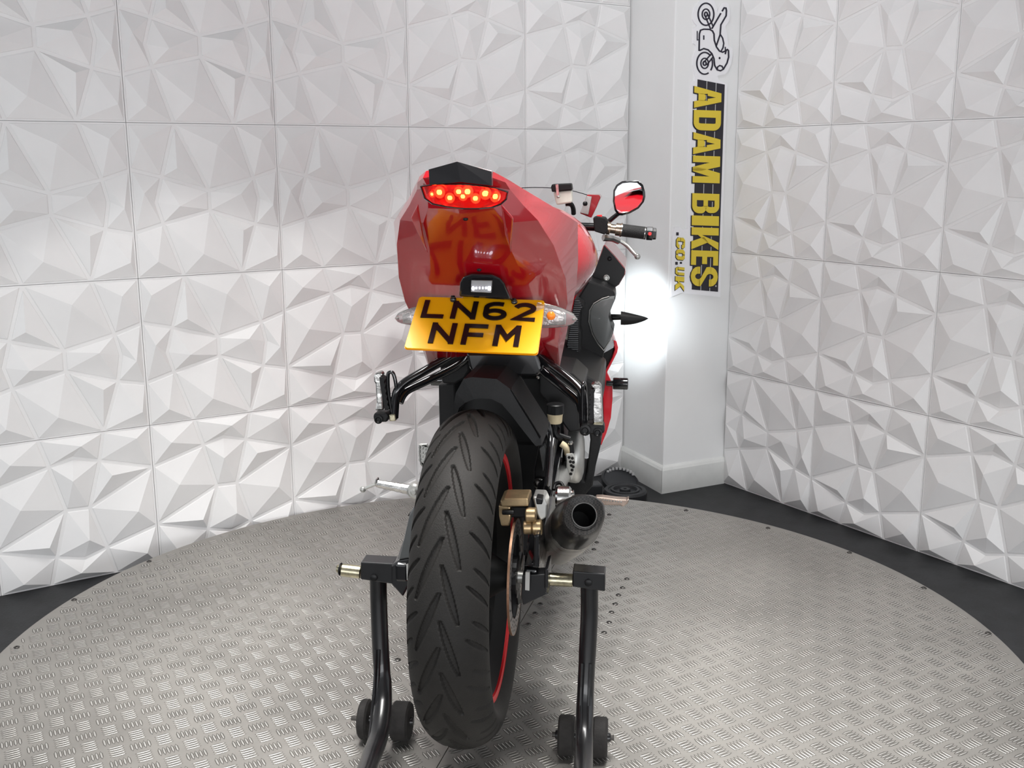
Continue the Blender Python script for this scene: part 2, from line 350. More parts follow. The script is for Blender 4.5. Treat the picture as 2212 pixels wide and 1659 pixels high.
board=c5([(560,-60),(500,30),(440,100),(415,180),(410,270),(435,320),(470,360),(420,385),(417,600),(450,622),(448,700),(415,790),(410,900),(440,1030),(440,1115),(385,1125)])+[(1484,430),(1483,494)]+c6([(165,1010),(145,988),(97,990),(80,1085),(75,1400),(70,1585),(155,1550),(490,1585)])+[(1568.7,182)]+c5([(770,1110),(752,1045),(860,1022),(905,960),(940,880),(962,740),(955,670),(900,625),(885,480),(860,360),(915,290),(925,170),(905,60),(870,30),(820,45),(770,110),(750,170),(738,100),(700,10),(650,-50)])
sg_poly(board,0.0,0.006,'board',M_acr,sg)
# thin groove line around board (edge return)
M_=[]
strip=[(1504.5,171.6),(1563,183),(1556,400),(1548.5,630),(1492,625),(1498,400)]
bk=sg_poly(strip,0.006,0.0070,'backing_strip',M_sblack,sg)
for fr in (0.34,0.68):
    a=(1504.5+fr*58.5,171.6+fr*11); b=(1492+fr*56.5,625+fr*5); w_=0.7
    sg_poly([(a[0]-w_,a[1]),(a[0]+w_,a[1]),(b[0]+w_,b[1]),(b[0]-w_,b[1])],0.0070,0.0073,'stripe',M_sline,sg)
# glyphs: polygons in unit box x 0..1 (reading direction), y 0..1 (up); list of quads/polys
def arcpoly(cx,cy,rx,ry,ix,iy,a0,a1,n=8):
    A=[math.radians(a0+(a1-a0)*k/n) for k in range(n+1)]
    return [[(cx+rx*math.cos(A[k]),cy+ry*math.sin(A[k])),(cx+rx*math.cos(A[k+1]),cy+ry*math.sin(A[k+1])),(cx+ix*math.cos(A[k+1]),cy+iy*math.sin(A[k+1])),(cx+ix*math.cos(A[k]),cy+iy*math.sin(A[k]))] for k in range(n)]
def R_(x0,y0,x1,y1): return [(x0,y0),(x1,y0),(x1,y1),(x0,y1)]
GL={
'A':[[(0,0),(.30,0),(.37,.28),(.335,.5),(.5,1),(.30,1)],[(.70,0),(1,0),(.70,1),(.5,1),(.665,.5),(.63,.28)],R_(.33,.16,.67,.36),[(.335,.5),(.5,1),(.665,.5),(.57,.5),(.5,.80),(.43,.5)],[(.36,.36),(.64,.36),(.60,.42),(.40,.42)]],
'D':[R_(0,0,.36,1),R_(.36,0,.62,.19),R_(.36,.81,.62,1),R_(.66,.28,1,.72)]+arcpoly(.62,.28,.38,.28,.04,.09,-90,0)+arcpoly(.62,.72,.38,.28,.04,.09,0,90),
'M':[R_(0,0,.24,1),R_(.76,0,1,1),[(.24,1),(.38,1),(.56,.30),(.56,0),(.42,0),(.24,.62)],[(.76,1),(.62,1),(.44,.30),(.44,0),(.58,0),(.76,.62)]],
'B':[R_(0,0,.34,1),R_(.34,0,.62,.17),R_(.34,.83,.62,1),R_(.34,.42,.66,.58)]+arcpoly(.62,.25,.38,.25,.05,.08,-90,0)+[R_(.67,.25,1,.33),R_(.67,.67,.97,.75)]+arcpoly(.62,.33,.38,.21,.05,.09,0,90)+arcpoly(.62,.75,.35,.25,.05,.08,0,90)+arcpoly(.62,.67,.35,.21,.05,.09,-90,0),
'I':[R_(0,0,1,1)],
'K':[R_(0,0,.34,1),[(.34,.38),(.66,1),(1,1),(.62,.52),(.34,.24)],[(.42,.46),(.66,.62),(1,0),(.64,0)]],
'E':[R_(0,0,.42,1),R_(.42,0,1,.18),R_(.42,.82,1,1),R_(.42,.41,.92,.59)],
'S':arcpoly(.5,.73,.5,.27,.14,.11,0,180)+[R_(.64,.68,1,.75),R_(0,.66,.36,.75)]+[[(0,.66),(.36,.66),(.42,.60),(1,.36),(1,.30),(.66,.30),(.56,.38),(.02,.58)]]+arcpoly(.5,.27,.5,.27,.14,.11,180,360)+[R_(0,.25,.36,.34),R_(.64,.25,1,.34)],
'C':[R_(0,.2,.34,.44),R_(0,.5,.34,.8)]+[[(0,.8),(.34,.8),(.34,.78),(.45,1),(.22,1)],[(0,.2),(.34,.22),(.45,0),(.22,0)],R_(.42,.78,.62,1),R_(.42,0,.62,.22),[(.62,1),(.8,1),(1,.8),(1,.64),(.66,.64),(.66,.78),(.62,.78)],[(.62,0),(.8,0),(1,.2),(1,.36),(.66,.36),(.66,.22),(.62,.22)]],
'O':[[(0,.2),(.2,0),(.46,0),(.46,.22),(.34,.26),(.34,.74),(.46,.78),(.46,1),(.2,1),(0,.8)],[(1,.2),(.8,0),(.54,0),(.54,.22),(.66,.26),(.66,.74),(.54,.78),(.54,1),(.8,1),(1,.8)]],
'U':[R_(0,.3,.34,1),R_(.66,.3,1,1),[(0,.24),(.34,.24),(.42,.2),(.58,.2),(.66,.24),(1,.24),(.82,0),(.18,0)]],
}
def glyph(ch,y0,y1,xb0,xt0,xb1,xt1,h0,h1,M,name,par,dx=0,dy=0,grow=0.0):
    # reading direction is down (y), letter-up is +x
    mb=MB()
    for poly in GL[ch]:
        if grow:
            q=inset([(p[0]*(y1-y0),p[1]*(xt0-xb0)) for p in poly],-grow); poly2=[(a.x/(y1-y0),a.y/(xt0-xb0)) for a in q]
        else: poly2=poly
        pts=[]
        for gx,gy in poly2:
            y=y0+gx*(y1-y0); xb=xb0+(xb1-xb0)*gx; xt=xt0+(xt1-xt0)*gx; x=xb+(xt-xb)*gy; pts.append((x+dx,y+(x-1497)*0.05*0+dy+(gy)*2.0))
        sg_poly(pts,h0,h1,None,None,None,mb)
    return mb.build(name,M,par)
def xr(y): t=(y-186)/(617-186); return 1497-8*t,1555.5-8.5*t
for ch,y0,y1 in [('A',186,233),('D',237.5,281),('A',285.5,333),('M',336,394),('B',417,460),('I',465,486),('K',490.5,538),('E',540,571.5),('S',575,617)]:
    b0,t0=xr(y0); b1,t1=xr(y1)
    g=glyph(ch,y0,y1,b0,t0,b1,t1,0.0075,0.0088,M_syel,'letter',sg)
    glyph(ch,y0,y1,b0,t0,b1,t1,0.0070,0.0074,M_sblack,'letter_shadow',g,dx=-1.0,dy=1.4,grow=1.2)
def xr2(y): t=(y-512)/(626-512); return 1459-3*t,1477.5-2.5*t
for ch,y0,y1 in [('C',512,535),('O',537.5,560),('U',575.5,593),('K',596,626)]:
    b0,t0=xr2(y0); b1,t1=xr2(y1)
    g=glyph(ch,y0,y1,b0,t0,b1,t1,0.0068,0.0076,M_syel,'letter',sg)
    glyph(ch,y0,y1,b0,t0,b1,t1,0.0062,0.0067,M_sblack,'letter_shadow',g,dx=-0.7,dy=0.8,grow=0.8)
for x,y,a,b in [(1461,505,2.6,3.4),(1459,568.5,2.6,3.2),(1468.5,567.5,2.2,2.2)]:
    sg_poly([(x-a,y-b),(x+a,y-b),(x+a,y+b),(x-a,y+b)],0.0062,0.0072,'dot',M_sblack,sg)
sg_poly([(1542,616),(1545,616),(1545,619),(1542,619)],0.0075,0.0085,'rivet',M_sline,sg)
# motorcycle outline drawing
def stroke(pts,w,closed=False,mb=None):
    P=[Vector(p) for p in pts]; n=len(P); L=[];Rr=[]
    for i in range(n):
        a=P[i-1] if (i>0 or closed) else None; b=P[(i+1)%n] if (i<n-1 or closed) else None
        d1=(P[i]-a).normalized() if a is not None else None; d2=(b-P[i]).normalized() if b is not None else None
        if d1 is None: d1=d2
        if d2 is None: d2=d1
        n1=Vector((-d1.y,d1.x)); n2=Vector((-d2.y,d2.x)); v=(n1+n2)/max(0.4,1+n1.dot(n2)); L.append(P[i]+v*w/2); Rr.append(P[i]-v*w/2)
    out=[]
    for i in range(n if closed else n-1): j=(i+1)%n; out.append([L[i],L[j],Rr[j],Rr[i]])
    return out
def ell(cx,cy,rx,ry,a0=0,a1=360,n=36): return [(cx+rx*math.cos(math.radians(a0+(a1-a0)*k/n)),cy+ry*math.sin(math.radians(a0+(a1-a0)*k/n))) for k in range(n+1)]
icon=MB()
def ic(pts,w=20,closed=False):
    if closed and len(pts)>2 and (Vector(pts[0])-Vector(pts[-1])).length<1: pts=pts[:-1]
    for q in stroke(pts,w,closed): sg_poly(c5([(p.x,p.y) for p in q]),0.006,0.0072,None,None,None,icon)
ic(ell(590,200,108,152),20,True); ic(ell(590,200,52,72),18,True); ic(ell(590,200,20,28),20,True)
ic(ell(572,875,108,150,60,318),20); ic(ell(572,875,108,150,-30,40),20); ic(ell(572,875,52,70),18,True); ic(ell(572,875,20,28),20,True)
ic([(575,215),(655,405)],18); ic([(612,195),(692,375)],18); ic([(560,860),(665,745)],18); ic([(600,900),(685,790)],18)
ic([(495,705),(500,470),(515,420),(560,405),(640,408),(680,430),(700,470),(705,560),(735,650),(775,705),(820,722),(855,705),(870,690)],20)
ic([(500,700),(560,672),(620,690),(670,740),(700,810),(710,905),(745,965),(790,978),(830,955),(880,870),(902,790),(900,700),(885,685),(868,695),(855,750)],20)
ic([(670,400),(795,185)],20); ic([(812,160),(840,112),(865,115),(872,150),(868,220),(795,345),(785,480),(730,640)],20)
ic([(790,480),(820,530),(835,600),(825,660),(800,705)],18); ic([(855,648),(858,700)],14); ic([(470,430),(470,555),(492,550)],12); ic([(560,490),(560,550)],16)
ic(ell(778,803,6,10),12,True); ic([(745,960),(750,925),(780,905),(812,915),(828,950)],18)
icon.build('motorcycle_outline',M_navy,sg)
# ------------------------------------------------------------------ black drive unit on the floor
dp=ground(1350,1078,H0); du=empty('drive_unit',(dp.x,dp.y,H0),0.2); tag(du,'black plastic motor unit with round ridged wheel on the floor beside the column','motor')
mb=MB(); mb.lathe((0,0,0),(0,0,1),[(0.0,0.078),(0.03,0.080),(0.038,0.074),(0.038,0.062),(0.034,0.060),(0.034,0.054),(0.040,0.052),(0.040,0.044),(0.030,0.040),(0.030,0.020),(0.040,0.018),(0.040,0.006),(0.032,0.005)],40); mb.build('ridged_wheel',M_drive,du,smooth=30)
mb=MB(); mb.lathe((0.015,0.105,0.040),(0.15,-0.45,1.0),[(-0.02,0.070),(0.0,0.073),(0.006,0.066),(0.0,0.062),(0.0,0.03)],32); mb.build('upright_disc',M_drive,du,smooth=30)
mb=MB(); 
for k in range(9):
    a=math.radians(20+k*14); mb.box((0.015+0.058*math.cos(a),0.105+0.052*math.sin(a),0.046+0.024*math.sin(a)),(0.009,0.006,0.009))
mb.build('teeth',mat('pale_teeth',(0.4,0.4,0.4),0.5),du)
mb=MB(); mb.box((-0.115,0.03,0.03),(0.06,0.06,0.06)); mb.build('motor_block',M_drive,du,bevel=0.006)
# ------------------------------------------------------------------ motorcycle frame of reference
TH=math.radians(7.0); BX,BY=-0.076,1.856
BR=Vector((math.cos(TH),-math.sin(TH),0)); BF=Vector((math.sin(TH),math.cos(TH),0)); BO=Vector((BX,BY,0))
def L(px,py,s):
    d=ray(px,py); t=(s-(CAM-BO).dot(BF))/d.dot(BF); q=CAM+d*t-BO; return Vector((q.dot(BR),s,q.z))
def mir(p): return Vector((-p[0],p[1],p[2]))
bike=empty('motorcycle',(BX,BY,0),-TH); tag(bike,'red sports motorcycle seen from behind raised on a paddock stand, brake light on','motorcycle')
AZ=0.361
def pxprism(pts,s0,s1,name,M,parent=bike,bevel=0,smooth=False,dxz=(0,0)):
    mb=MB(); mb.prism([L(x,y,s0) for x,y in pts],(dxz[0],s1-s0,dxz[1])); return mb.build(name,M,parent,bevel=bevel,smooth=smooth)
# ---- wheels
def tyre(name,R,W,cy,cz,parent,grooves=True,NA_=1150,NW=128):
    phi=np.linspace(0,2*PI,NA_,endpoint=False); t=np.linspace(-1.32,1.32,NW)
    PH,T=np.meshgrid(phi,t,indexing='ij')
    tt_=np.clip(T,-1,1); x=W/2*np.sin(tt_*PI/2*0.92)/math.sin(PI/2*0.92); drop=(W*0.36)*(1-np.cos(tt_*PI/2*0.98))
    side=np.clip(np.abs(T)-1,0,1)/0.32
    r=R-drop-side*(R-W*0.36-(R-0.083)) ; x=np.sign(T)*(np.abs(x)-side**1.5*0.016+0.004*np.sin(side*PI))
    if grooves:
        f=(PH/(2*PI)*22)%1.0; dep=np.zeros_like(f)
        segs=[((-.06,0.0),(-.50,1.12),.022),((-.03,-.5),(.26,.55),.018),((-.60,-.07),(-1.0,.27),.016),((-.48,.38),(-1.0,.80),.018),((.42,-.14),(.95,.28),.016),((.55,.53),(1.0,.86),.016)]
        for (t0,f0),(t1,f1),wd in segs:
            for sh in (-2,-1,0,1,2):
                # metric in metres
                ax=t0*W/2;ay=(f0+sh)*2*PI*R/22;bx=t1*W/2;by=(f1+sh)*2*PI*R/22
                X=T*W/2;Y=f*2*PI*R/22; l2=(bx-ax)**2+(by-ay)**2
                u=np.clip(((X-ax)*(bx-ax)+(Y-ay)*(by-ay))/l2,0,1); dd=np.hypot(X-ax-u*(bx-ax),Y-ay-u*(by-ay))
                wloc=wd*0.165*(0.40+0.9*np.sin(PI*np.clip(u,0.02,0.98))**0.6)
                dep=np.maximum(dep,np.clip((wloc-dd)/0.0016+0.5,0,1))
        r=r-0.0055*dep*(np.abs(T)<1.05)
    # phi=0 at rearmost, increasing downward
    V=np.stack([x,cy-r*np.cos(PH),cz-r*np.sin(PH)],-1).reshape(-1,3)
    i=np.arange(NA_)[:,None];j=np.arange(NW-1)[None]; a=i*NW+j; b=((i+1)%NA_)*NW+j
    Fc=np.stack([a,a+1,b+1,b],-1).reshape(-1,4)
    me=bpy.data.meshes.new(name); me.from_pydata(V.tolist(),[],Fc.tolist()); 
    bm=bmesh.new(); bm.from_mesh(me); bmesh.ops.recalc_face_normals(bm,faces=bm.faces); bm.to_mesh(me); bm.free()
    return link(name,me,M_tyre,parent,smooth=38)
def ringx(mb,cx,cy,cz,prof,seg=72): mb.lathe((cx,cy,cz),(1,0,0),prof,seg,closed=True); return mb
RW=empty('rear_wheel',(0,0,0),0,bike)
def wheel(par,R,W,cy,cz,grooves,full=True):
    tyre('tyre',R,W,cy,cz,par,grooves,1150 if grooves else 120,128 if grooves else 30)
    ro=R-0.082; hw=W*0.36
    mb=MB(); ringx(mb,0,cy,cz,[(-hw,ro+0.004),(-hw,ro-0.008),(-hw+0.010,ro-0.014),(-hw*0.4,ro-0.032),(hw*0.4,ro-0.032),(hw-0.010,ro-0.014),(hw,ro-0.008),(hw,ro+0.004),(hw*0.6,ro+0.006),(-hw*0.6,ro+0.006)],96)
    mb.build('rim',M_rim,par,smooth=40)
    for sx in (-1,1):
        mb=MB(); ringx(mb,0,cy,cz,[(sx*(hw-0.003),ro+0.004),(sx*(hw+0.003),ro+0.004),(sx*(hw+0.001),ro-0.010),(sx*(hw-0.005),ro-0.010)],96); mb.build('rim_stripe',M_rimred,par,smooth=40)
    for k in range(5):
        a=2*PI*k/5+0.35; mb=MB()
        for da in (-0.16,0.16):
            u=Vector((0,math.cos(a),math.sin(a))); q=Vector((0,math.cos(a+da),math.sin(a+da))); c=Vector((0,cy,cz))
            mb.tube([c+u*0.03,c+(u*0.5+q*0.5)*0.11,c+q*(ro-0.028)],[0.016,0.011,0.012],8)
        mb.build('spoke',M_rim,par,smooth=40)
    mb=MB(); mb.lathe((0,cy,cz),(1,0,0),[(-0.07,0.022),(-0.055,0.030),(-0.03,0.045),(0.03,0.045),(0.055,0.030),(0.07,0.022)],24); mb.build('hub',M_rim,par,smooth=40)
wheel(RW,0.312,0.135,0,AZ,True)
# brake disc (right)
DX=L(1098,1250,-0.10).x
def brake_disc(par,dx,cy,cz,ro):
    mb=MB(); ringx(mb,dx,cy,cz,[(-0.002,ro),(0.002,ro),(0.002,ro-0.030),(-0.002,ro-0.030)],64); d=mb.build('brake_disc',M_disc,par,smooth=40)
    mb=MB()
    for k in range(24):
        for j,rr in enumerate((0.008,0.016,0.024)):
            a=2*PI*k/24+j*0.08; mb.lathe((dx+0.0021,cy+(ro-rr)*math.cos(a),cz+(ro-rr)*math.sin(a)),(1,0,0),[(0,0.0022),(0.0004,0.0022)],6)
    mb.build('drill_holes',M_blk,par)
    mb=MB(); ringx(mb,dx,cy,cz,[(-0.0022,ro+0.0006),(0.0022,ro+0.0006),(0.0022,ro-0.0008),(-0.0022,ro-0.0008)],64); mb.build('worn_edge',M_rust,par)
    mb=MB()
    for k in range(5):
        a=2*PI*k/5; mb.tube([(dx,cy+0.03*math.cos(a),cz+0.03*math.sin(a)),(dx,cy+(ro-0.03)*math.cos(a+0.2),cz+(ro-0.03)*math.sin(a+0.2))],0.007,6)
    mb.lathe((dx,cy,cz),(1,0,0),[(-0.006,0.04),(0.006,0.04)],24); mb.build('disc_carrier',M_blk,par)
    return d
brake_disc(RW,DX,0,AZ,0.108)
# ---- caliper
cal=empty('brake_caliper',(0,0,0),0,bike); tag(cal,'gold coloured brake caliper')
def q4(L4): return [(1020+x/3.606,860+y/3.606) for x,y in L4]
pxprism(q4([(215,800),(250,785),(435,785),(440,845),(230,850)]),-0.01,0.05,'caliper_bridge',M_gold,cal,bevel=0.003)
pxprism(q4([(205,835),(300,850),(290,880),(300,920),(290,1000),(225,1000),(208,920)]),-0.005,0.05,'caliper_body',M_gold,cal,bevel=0.003)
pxprism(q4([(300,850),(440,850),(440,930),(300,930)]),0.01,0.06,'pad_housing',M_blk,cal,bevel=0.002)
def cylx(px0,px1,py,rpx,s,name,M,par,seg=20,rend=None):
    a=L(px0,py,s); b=L(px1,py,s); rr=rpx*(a-Vector((0,0,0))).length*0 + rpx/F_PX*(BY+s)*1.0
    ln=b.x-a.x; mb=MB(); mb.lathe(a,(b-a).normalized(),[(0,rr*0.85),(0.002,rr),(ln-0.002,rr),(ln,rr*0.85)],seg); return mb.build(name,M,par,smooth=40)
cylx(1136,1159,1112,17,-0.005,'piston_cover',M_gold,cal)
cylx(1131,1150,1139,16,-0.005,'piston_cap',M_gold,cal); cylx(1151,1171,1139,18,-0.005,'piston_cap',M_gold,cal)
cylx(1085,1110,1107,5.5,-0.012,'slide_pin',M_blk,cal)
pxprism(q4([(470,770),(560,775),(585,830),(580,930),(530,960),(500,900),(490,850)]),0.0,0.05,'caliper_bracket',M_sil,cal,bevel=0.003)
pxprism(q4([(495,780),(550,790),(545,830),(500,830)]),-0.02,0.01,'bleed_cap',M_blk,cal,bevel=0.002)
# ---- tail section
def tailpt(k): return [L(*p) for p in k]
rows=[ # center, face edge, crease, silhouette (right side)
 [(990,351,-.10),(1062,369,-.088),(1085,381,-.070),(1087,382,-.065)],
 [(1000,376,-.115),(1064,384,-.10),(1092,394,-.065),(1103,391,-.04)],
 [(1003,399,-.108),(1060,403,-.088),(1102,410,-.045),(1122,403,-.01)],
 [(1001,452,-.090),(1066,450,-.074),(1130,443,-.020),(1162,427,.06)],
 [(1009,482,-.055),(1090,482,-.045),(1162,476,.005),(1207,454,.13)],
 [(1022,530,.015),(1104,540,.02),(1196,530,.07),(1248,481,.20)],
 [(1035,590,.085),(1130,598,.09),(1222,602,.15),(1249,560,.22)],
 [(1045,645,.14),(1140,650,.145),(1226,655,.20),(1245,620,.235)],
 [(1050,705,.20),(1158,716,.205),(1205,735,.25),(1228,699,.26)],
 [(1055,765,.27),(1187,779,.285),(1206,795,.30),(1209,791,.30)]]
def tail():
    V=[];F=[]
    n=len(rows[0])
    for r in rows:
        pts=[L(*p) for p in r]; pts[0].x=0
        full=[mir(p) for p in pts[:0:-1]]+pts
        V+=full
    m_=2*n-1
    for k in range(len(rows)-1):
        for i in range(m_-1): F.append((k*m_+i,k*m_+i+1,(k+1)*m_+i+1,(k+1)*m_+i))
    # upper deck: from silhouette edges inwards to a central ridge
    deck=[]
    for k in range(6):
        s=V[k*m_+m_-1]; ridge=Vector((0,s.y,s.z+0.012*k/5+0.006)); deck.append(len(V)); V.append(ridge)
    c0=(n-1)
    for k in range(5):
        F.append((deck[k],deck[k+1],(k+1)*m_+m_-1,k*m_+m_-1)); F.append((deck[k+1],deck[k],k*m_,(k+1)*m_))
    F.append((c0,deck[0],m_-1)); F.append((c0,0,deck[0]))
    F.append((c0,m_-1,m_-2,c0+1)); F.append((0,c0,c0-1,1))
    # forward closing walls
    f0=len(V)
    for k in range(5,len(rows)):
        for sx,i in ((-1,0),(1,m_-1)):
            p=V[k*m_+i]; V.append(Vector((p.x*0.80,p.y+0.10,p.z+(0.0 if k==5 else 0.01))))
    for q in range(len(rows)-6):
        for e,i in ((0,0),(1,m_-1)):
            F.append(((5+q)*m_+i,(6+q)*m_+i,f0+2*(q+1)+e,f0+2*q+e))
    F.append((deck[5],5*m_+m_-1,f0+1,f0)); F.append((deck[5],f0,5*m_))
    mb=MB(); mb.add(V,F); o=mb.build('tail_cowl',M_red,bike,smooth=26); 
    sol=o.modifiers.new('solid','SOLIDIFY'); sol.thickness=0.003; sol.offset=-1
    return o
tailo=tail()
# raised fins
for sx in (1,-1):
    P1=L(1083,438,-.082);P2=L(1104,545,.012);P3=L(1092,505,-.045);P4=L(1110,470,-.06)
    pts=[P1,P3,P2,P4]; pts=[p if sx>0 else mir(p) for p in pts]
    mb=MB(); mb.prism(pts,(0,-0.007,-0.002)); mb.build('tail_fin',M_red,bike,bevel=0.003)
# black top cap
def pl(pts,off,name,M,par,th=0.004,bevel=0.001):
    mb=MB(); mb.prism([Vector(p)+Vector((0,-off,0)) for p in pts],(0,-th,0)); return mb.build(name,M,par,bevel=bevel)
mb=MB(); cp=[L(929,366,-.094),L(990,350.5,-.104),L(1064,370,-.092)]; cb=[L(930,399,-.110),L(997,393,-.120),L(1064,401,-.110)]
V=[p+Vector((0,-.012,0)) for p in cp]+[p+Vector((0,-.008,0)) for p in cb]+[p+Vector((0,.006,0)) for p in cp+cb]; V[1].z+=0.001
top=[p+Vector((0,0.12,-0.02)) for p in cp]
mb.add(V+top,[(0,1,4,3),(1,2,5,4),(6,9,10,7),(7,10,11,8),(0,3,9,6),(2,8,11,5),(3,4,10,9),(4,5,11,10),(0,12,13,1),(1,13,14,2)])
mb.build('tail_top_cap',M_gloss,bike)
# tail light
tl=empty('tail_light',(0,0,0),0,bike); tag(tl,'lit red brake light with yellow glowing dots')
def lens_outline(sc=1.0,n=10):
    T=[(910,403),(935,399),(970,398),(1003,399),(1040,402),(1070,407),(1096,415)]; B=[(1093,430),(1082,440),(1064,447),(1035,450),(1001,450),(965,446),(935,440),(918,428)]
    P=T+B; cx=sum(p[0] for p in P)/len(P); cy=sum(p[1] for p in P)/len(P); return [(cx+(x-cx)*sc,cy+(y-cy)*sc) for x,y in P]
def lsf(x,y): 
    u=(x-1003)/95.0; return -.120+0.050*u*u+ (y-400)/50*0.012
r0=[L(x,y,lsf(x,y)-0.004) for x,y in lens_outline(1.0)]; r1=[L(x,y,lsf(x,y)-0.012) for x,y in lens_outline(0.93)]; r2=[L(x,y,lsf(x,y)-0.016) for x,y in lens_outline(0.6)]
mb=MB(); mb.loft([[p+Vector((0,0.012,0)) for p in r0],r0,r1,r2]); mb.build('lens',M_lensr,tl,smooth=50)
rb=[L(x,y,lsf(x,y)-0.0035) for x,y in lens_outline(0.97)]
mb=MB(); mb.prism(rb,(0,0.002,0)); mb.build('reflector_bowl',M_reflr,tl)
mb=MB(); rr_=[L(x,y,lsf(x,y)-0.006) for x,y in lens_outline(1.01)]; mb.tube(rr_,0.0016,6,closed=True); mb.build('lens_rim',M_gloss,tl)
for x,y,r in [(934,419,.0042),(950,415,.0078),(972,427,.0066),(991,414,.0066),(1000,424,.0060),(1010,414,.0075),(1027,428,.0066),(1048,418,.0078),(1069,424,.0075)]:
    c=L(x,y,lsf(x,y)-0.0065); led=MB(); led.ball(c,r*0.62,10,(1,.4,1)); lo=led.build('led',M_led,tl,smooth=True)
    h=MB(); h.lathe(c+Vector((0,0.002,0)),(0,1,0),[(0,r*1.25),(0.001,r*1.15)],16); h.build('led_reflector',M_halo,tl)
# small fasteners under the lamp
for x,y,s in [(1005.5,473,-.066),(1035,583,.074)]:
    c=L(x,y,s); mb=MB(); mb.ball(c,0.0045,10,(1,.5,.8)); mb.build('screw',M_blk,bike,smooth=True)
# plate lamp housing
sT,sB=0.115,-0.015
hou=[L(x,y,s) for x,y,s in [(991,640,.075),(993,610,.065),(1000,597,.062),(1020,590,.065),(1062,592,.066),(1080,600,.066),(1090,612,.068),(1104,648,.08)]]
mb=MB(); mb.prism(hou,(0,0.05,-0.01)); ph=mb.build('plate_lamp_housing',M_gloss,bike,bevel=0.004,seg=3)
mb=MB(); mb.prism([L(x,y,.058) for x,y in [(1018,605),(1063,606),(1061,633),(1017,631)]],(0,0.01,0)); mb.build('lamp_window',M_clear,ph,bevel=0.001)
mb=MB(); mb.prism([L(x,y,.060) for x,y in [(1019,606),(1062,607),(1060,632),(1018,630)]],(0,0.004,0)); mb.build('lamp_bowl',M_blk,ph)
for x,r in [(1022,.0035),(1029,.0022),(1036,.002),(1043,.002),(1050,.0022),(1057,.004)]:
    mb=MB(); mb.ball(L(x,622+(0 if r<.003 else 1),.054),r,8,(.8,.5,1.3)); mb.build('led',M_wled,ph)
# number plate
NP=empty('number_plate',(0,0,0),0,bike); tag(NP,'yellow number plate with black letters LN62 NFM')
qTL=L(906,643,sT);qTR=L(1177,651,sT);qBR=L(1161,767,sB);qBL=L(873,754,sB)
def PQ(u,v,h=0):
    p=(qTL*(1-u)+qTR*u)*(1-v)+(qBL*(1-u)+qBR*u)*v; return p+npl*h
npl=(qBL-qTL).cross(qTR-qTL).normalized(); 
if npl.z<0: npl=-npl
def rrect(x0,y0,x1,y1,rx,ry,n=5):
    out=[]
    for cx,cy,a in ((x1-rx,y1-ry,0),(x0+rx,y1-ry,90),(x0+rx,y0+ry,180),(x1-rx,y0+ry,270)):
        for k in range(n+1):
            t=math.radians(a+90*k/n); out.append((cx+rx*math.cos(t),cy+ry*math.sin(t)))
    return out
mb=MB(); mb.prism([PQ(u,v,0) for u,v in rrect(0,0,1,1,.03,.05)],npl*0.003); mb.build('plate',M_yplate,NP,bevel=0.0008)
mb=MB(); mb.prism([PQ(u,v,-0.0012) for u,v in rrect(-.003,-.004,1.003,1.004,.03,.05)],npl*0.0012); mb.build('plate_backing',M_yedge,NP)
def arc(cx,cy,rx,ry,a0,a1,n=8): return [(cx+rx*math.cos(math.radians(a0+(a1-a0)*k/n)),cy-ry*math.sin(math.radians(a0+(a1-a0)*k/n))) for k in range(n+1)]
PG={'L':[[(.12,0),(.12,.91),(1,.91)]],
 'N':[[(.12,1),(.12,0)],[(.10,.06),(.90,.94)],[(.88,0),(.88,1)]],
 'F':[[(.12,1),(.12,.09),(1,.09)],[(.12,.52),(.86,.52)]],
 'M':[[(.11,1),(.11,0)],[(.11,.05),(.5,.62),(.89,.05)],[(.89,0),(.89,1)]],
 '6':[arc(.5,.69,.38,.22,0,360,20),[(.12,.69)]+[(.12,.40)]+arc(.5,.32,.38,.23,180,90,5)+[(.60,.09),(.80,.11)]],
 '2':[arc(.5,.31,.38,.22,165,-50,12)+[(.14,.90),(1,.91)]]}
def plate_letter(ch,u0,u1,v0,v1,ub=0):
    mb=MB(); asp=(v1-v0)*0.62/(u1-u0) # rough metric ratio
    for st in PG[ch]:
        P=[(x,y*1.0) for x,y in st]
        cl=ch=='6' and st is PG[ch][0]
        if cl: P=P[:-1]
        W=(qTR-qTL).length*(u1-u0); Hh=(qBL-qTL).length*(v1-v0)
        PP=[(x*W,y*Hh) for x,y in P]
        for q in stroke(PP,0.0098,cl):
            mb.prism([PQ(u0+(u1-u0)*p.x/W+ub*(p.y/Hh),v0+(v1-v0)*p.y/Hh,0.003) for p in q],npl*0.0022)
    mb.build('letter',M_letter,NP)
for ch,u0,u1 in [('L',.058,.235),('N',.285,.490),('6',.535,.725),('2',.765,.945)]: plate_letter(ch,u0,u1,.085,.425)
for ch,u0,u1 in [('N',.165,.365),('F',.415,.600),('M',.655,.855)]: plate_letter(ch,u0,u1,.52,.90)
for x,y in [(979,647),(1111,653)]:
    c=L(x,y,sT-0.01); mb=MB(); mb.lathe(c,npl,[(-0.004,.006),(0.002,.006),(0.004,.0045)],12); mb.ball(c+npl*0.006,.0045,8); mb.build('bolt',M_gloss,NP,smooth=40)
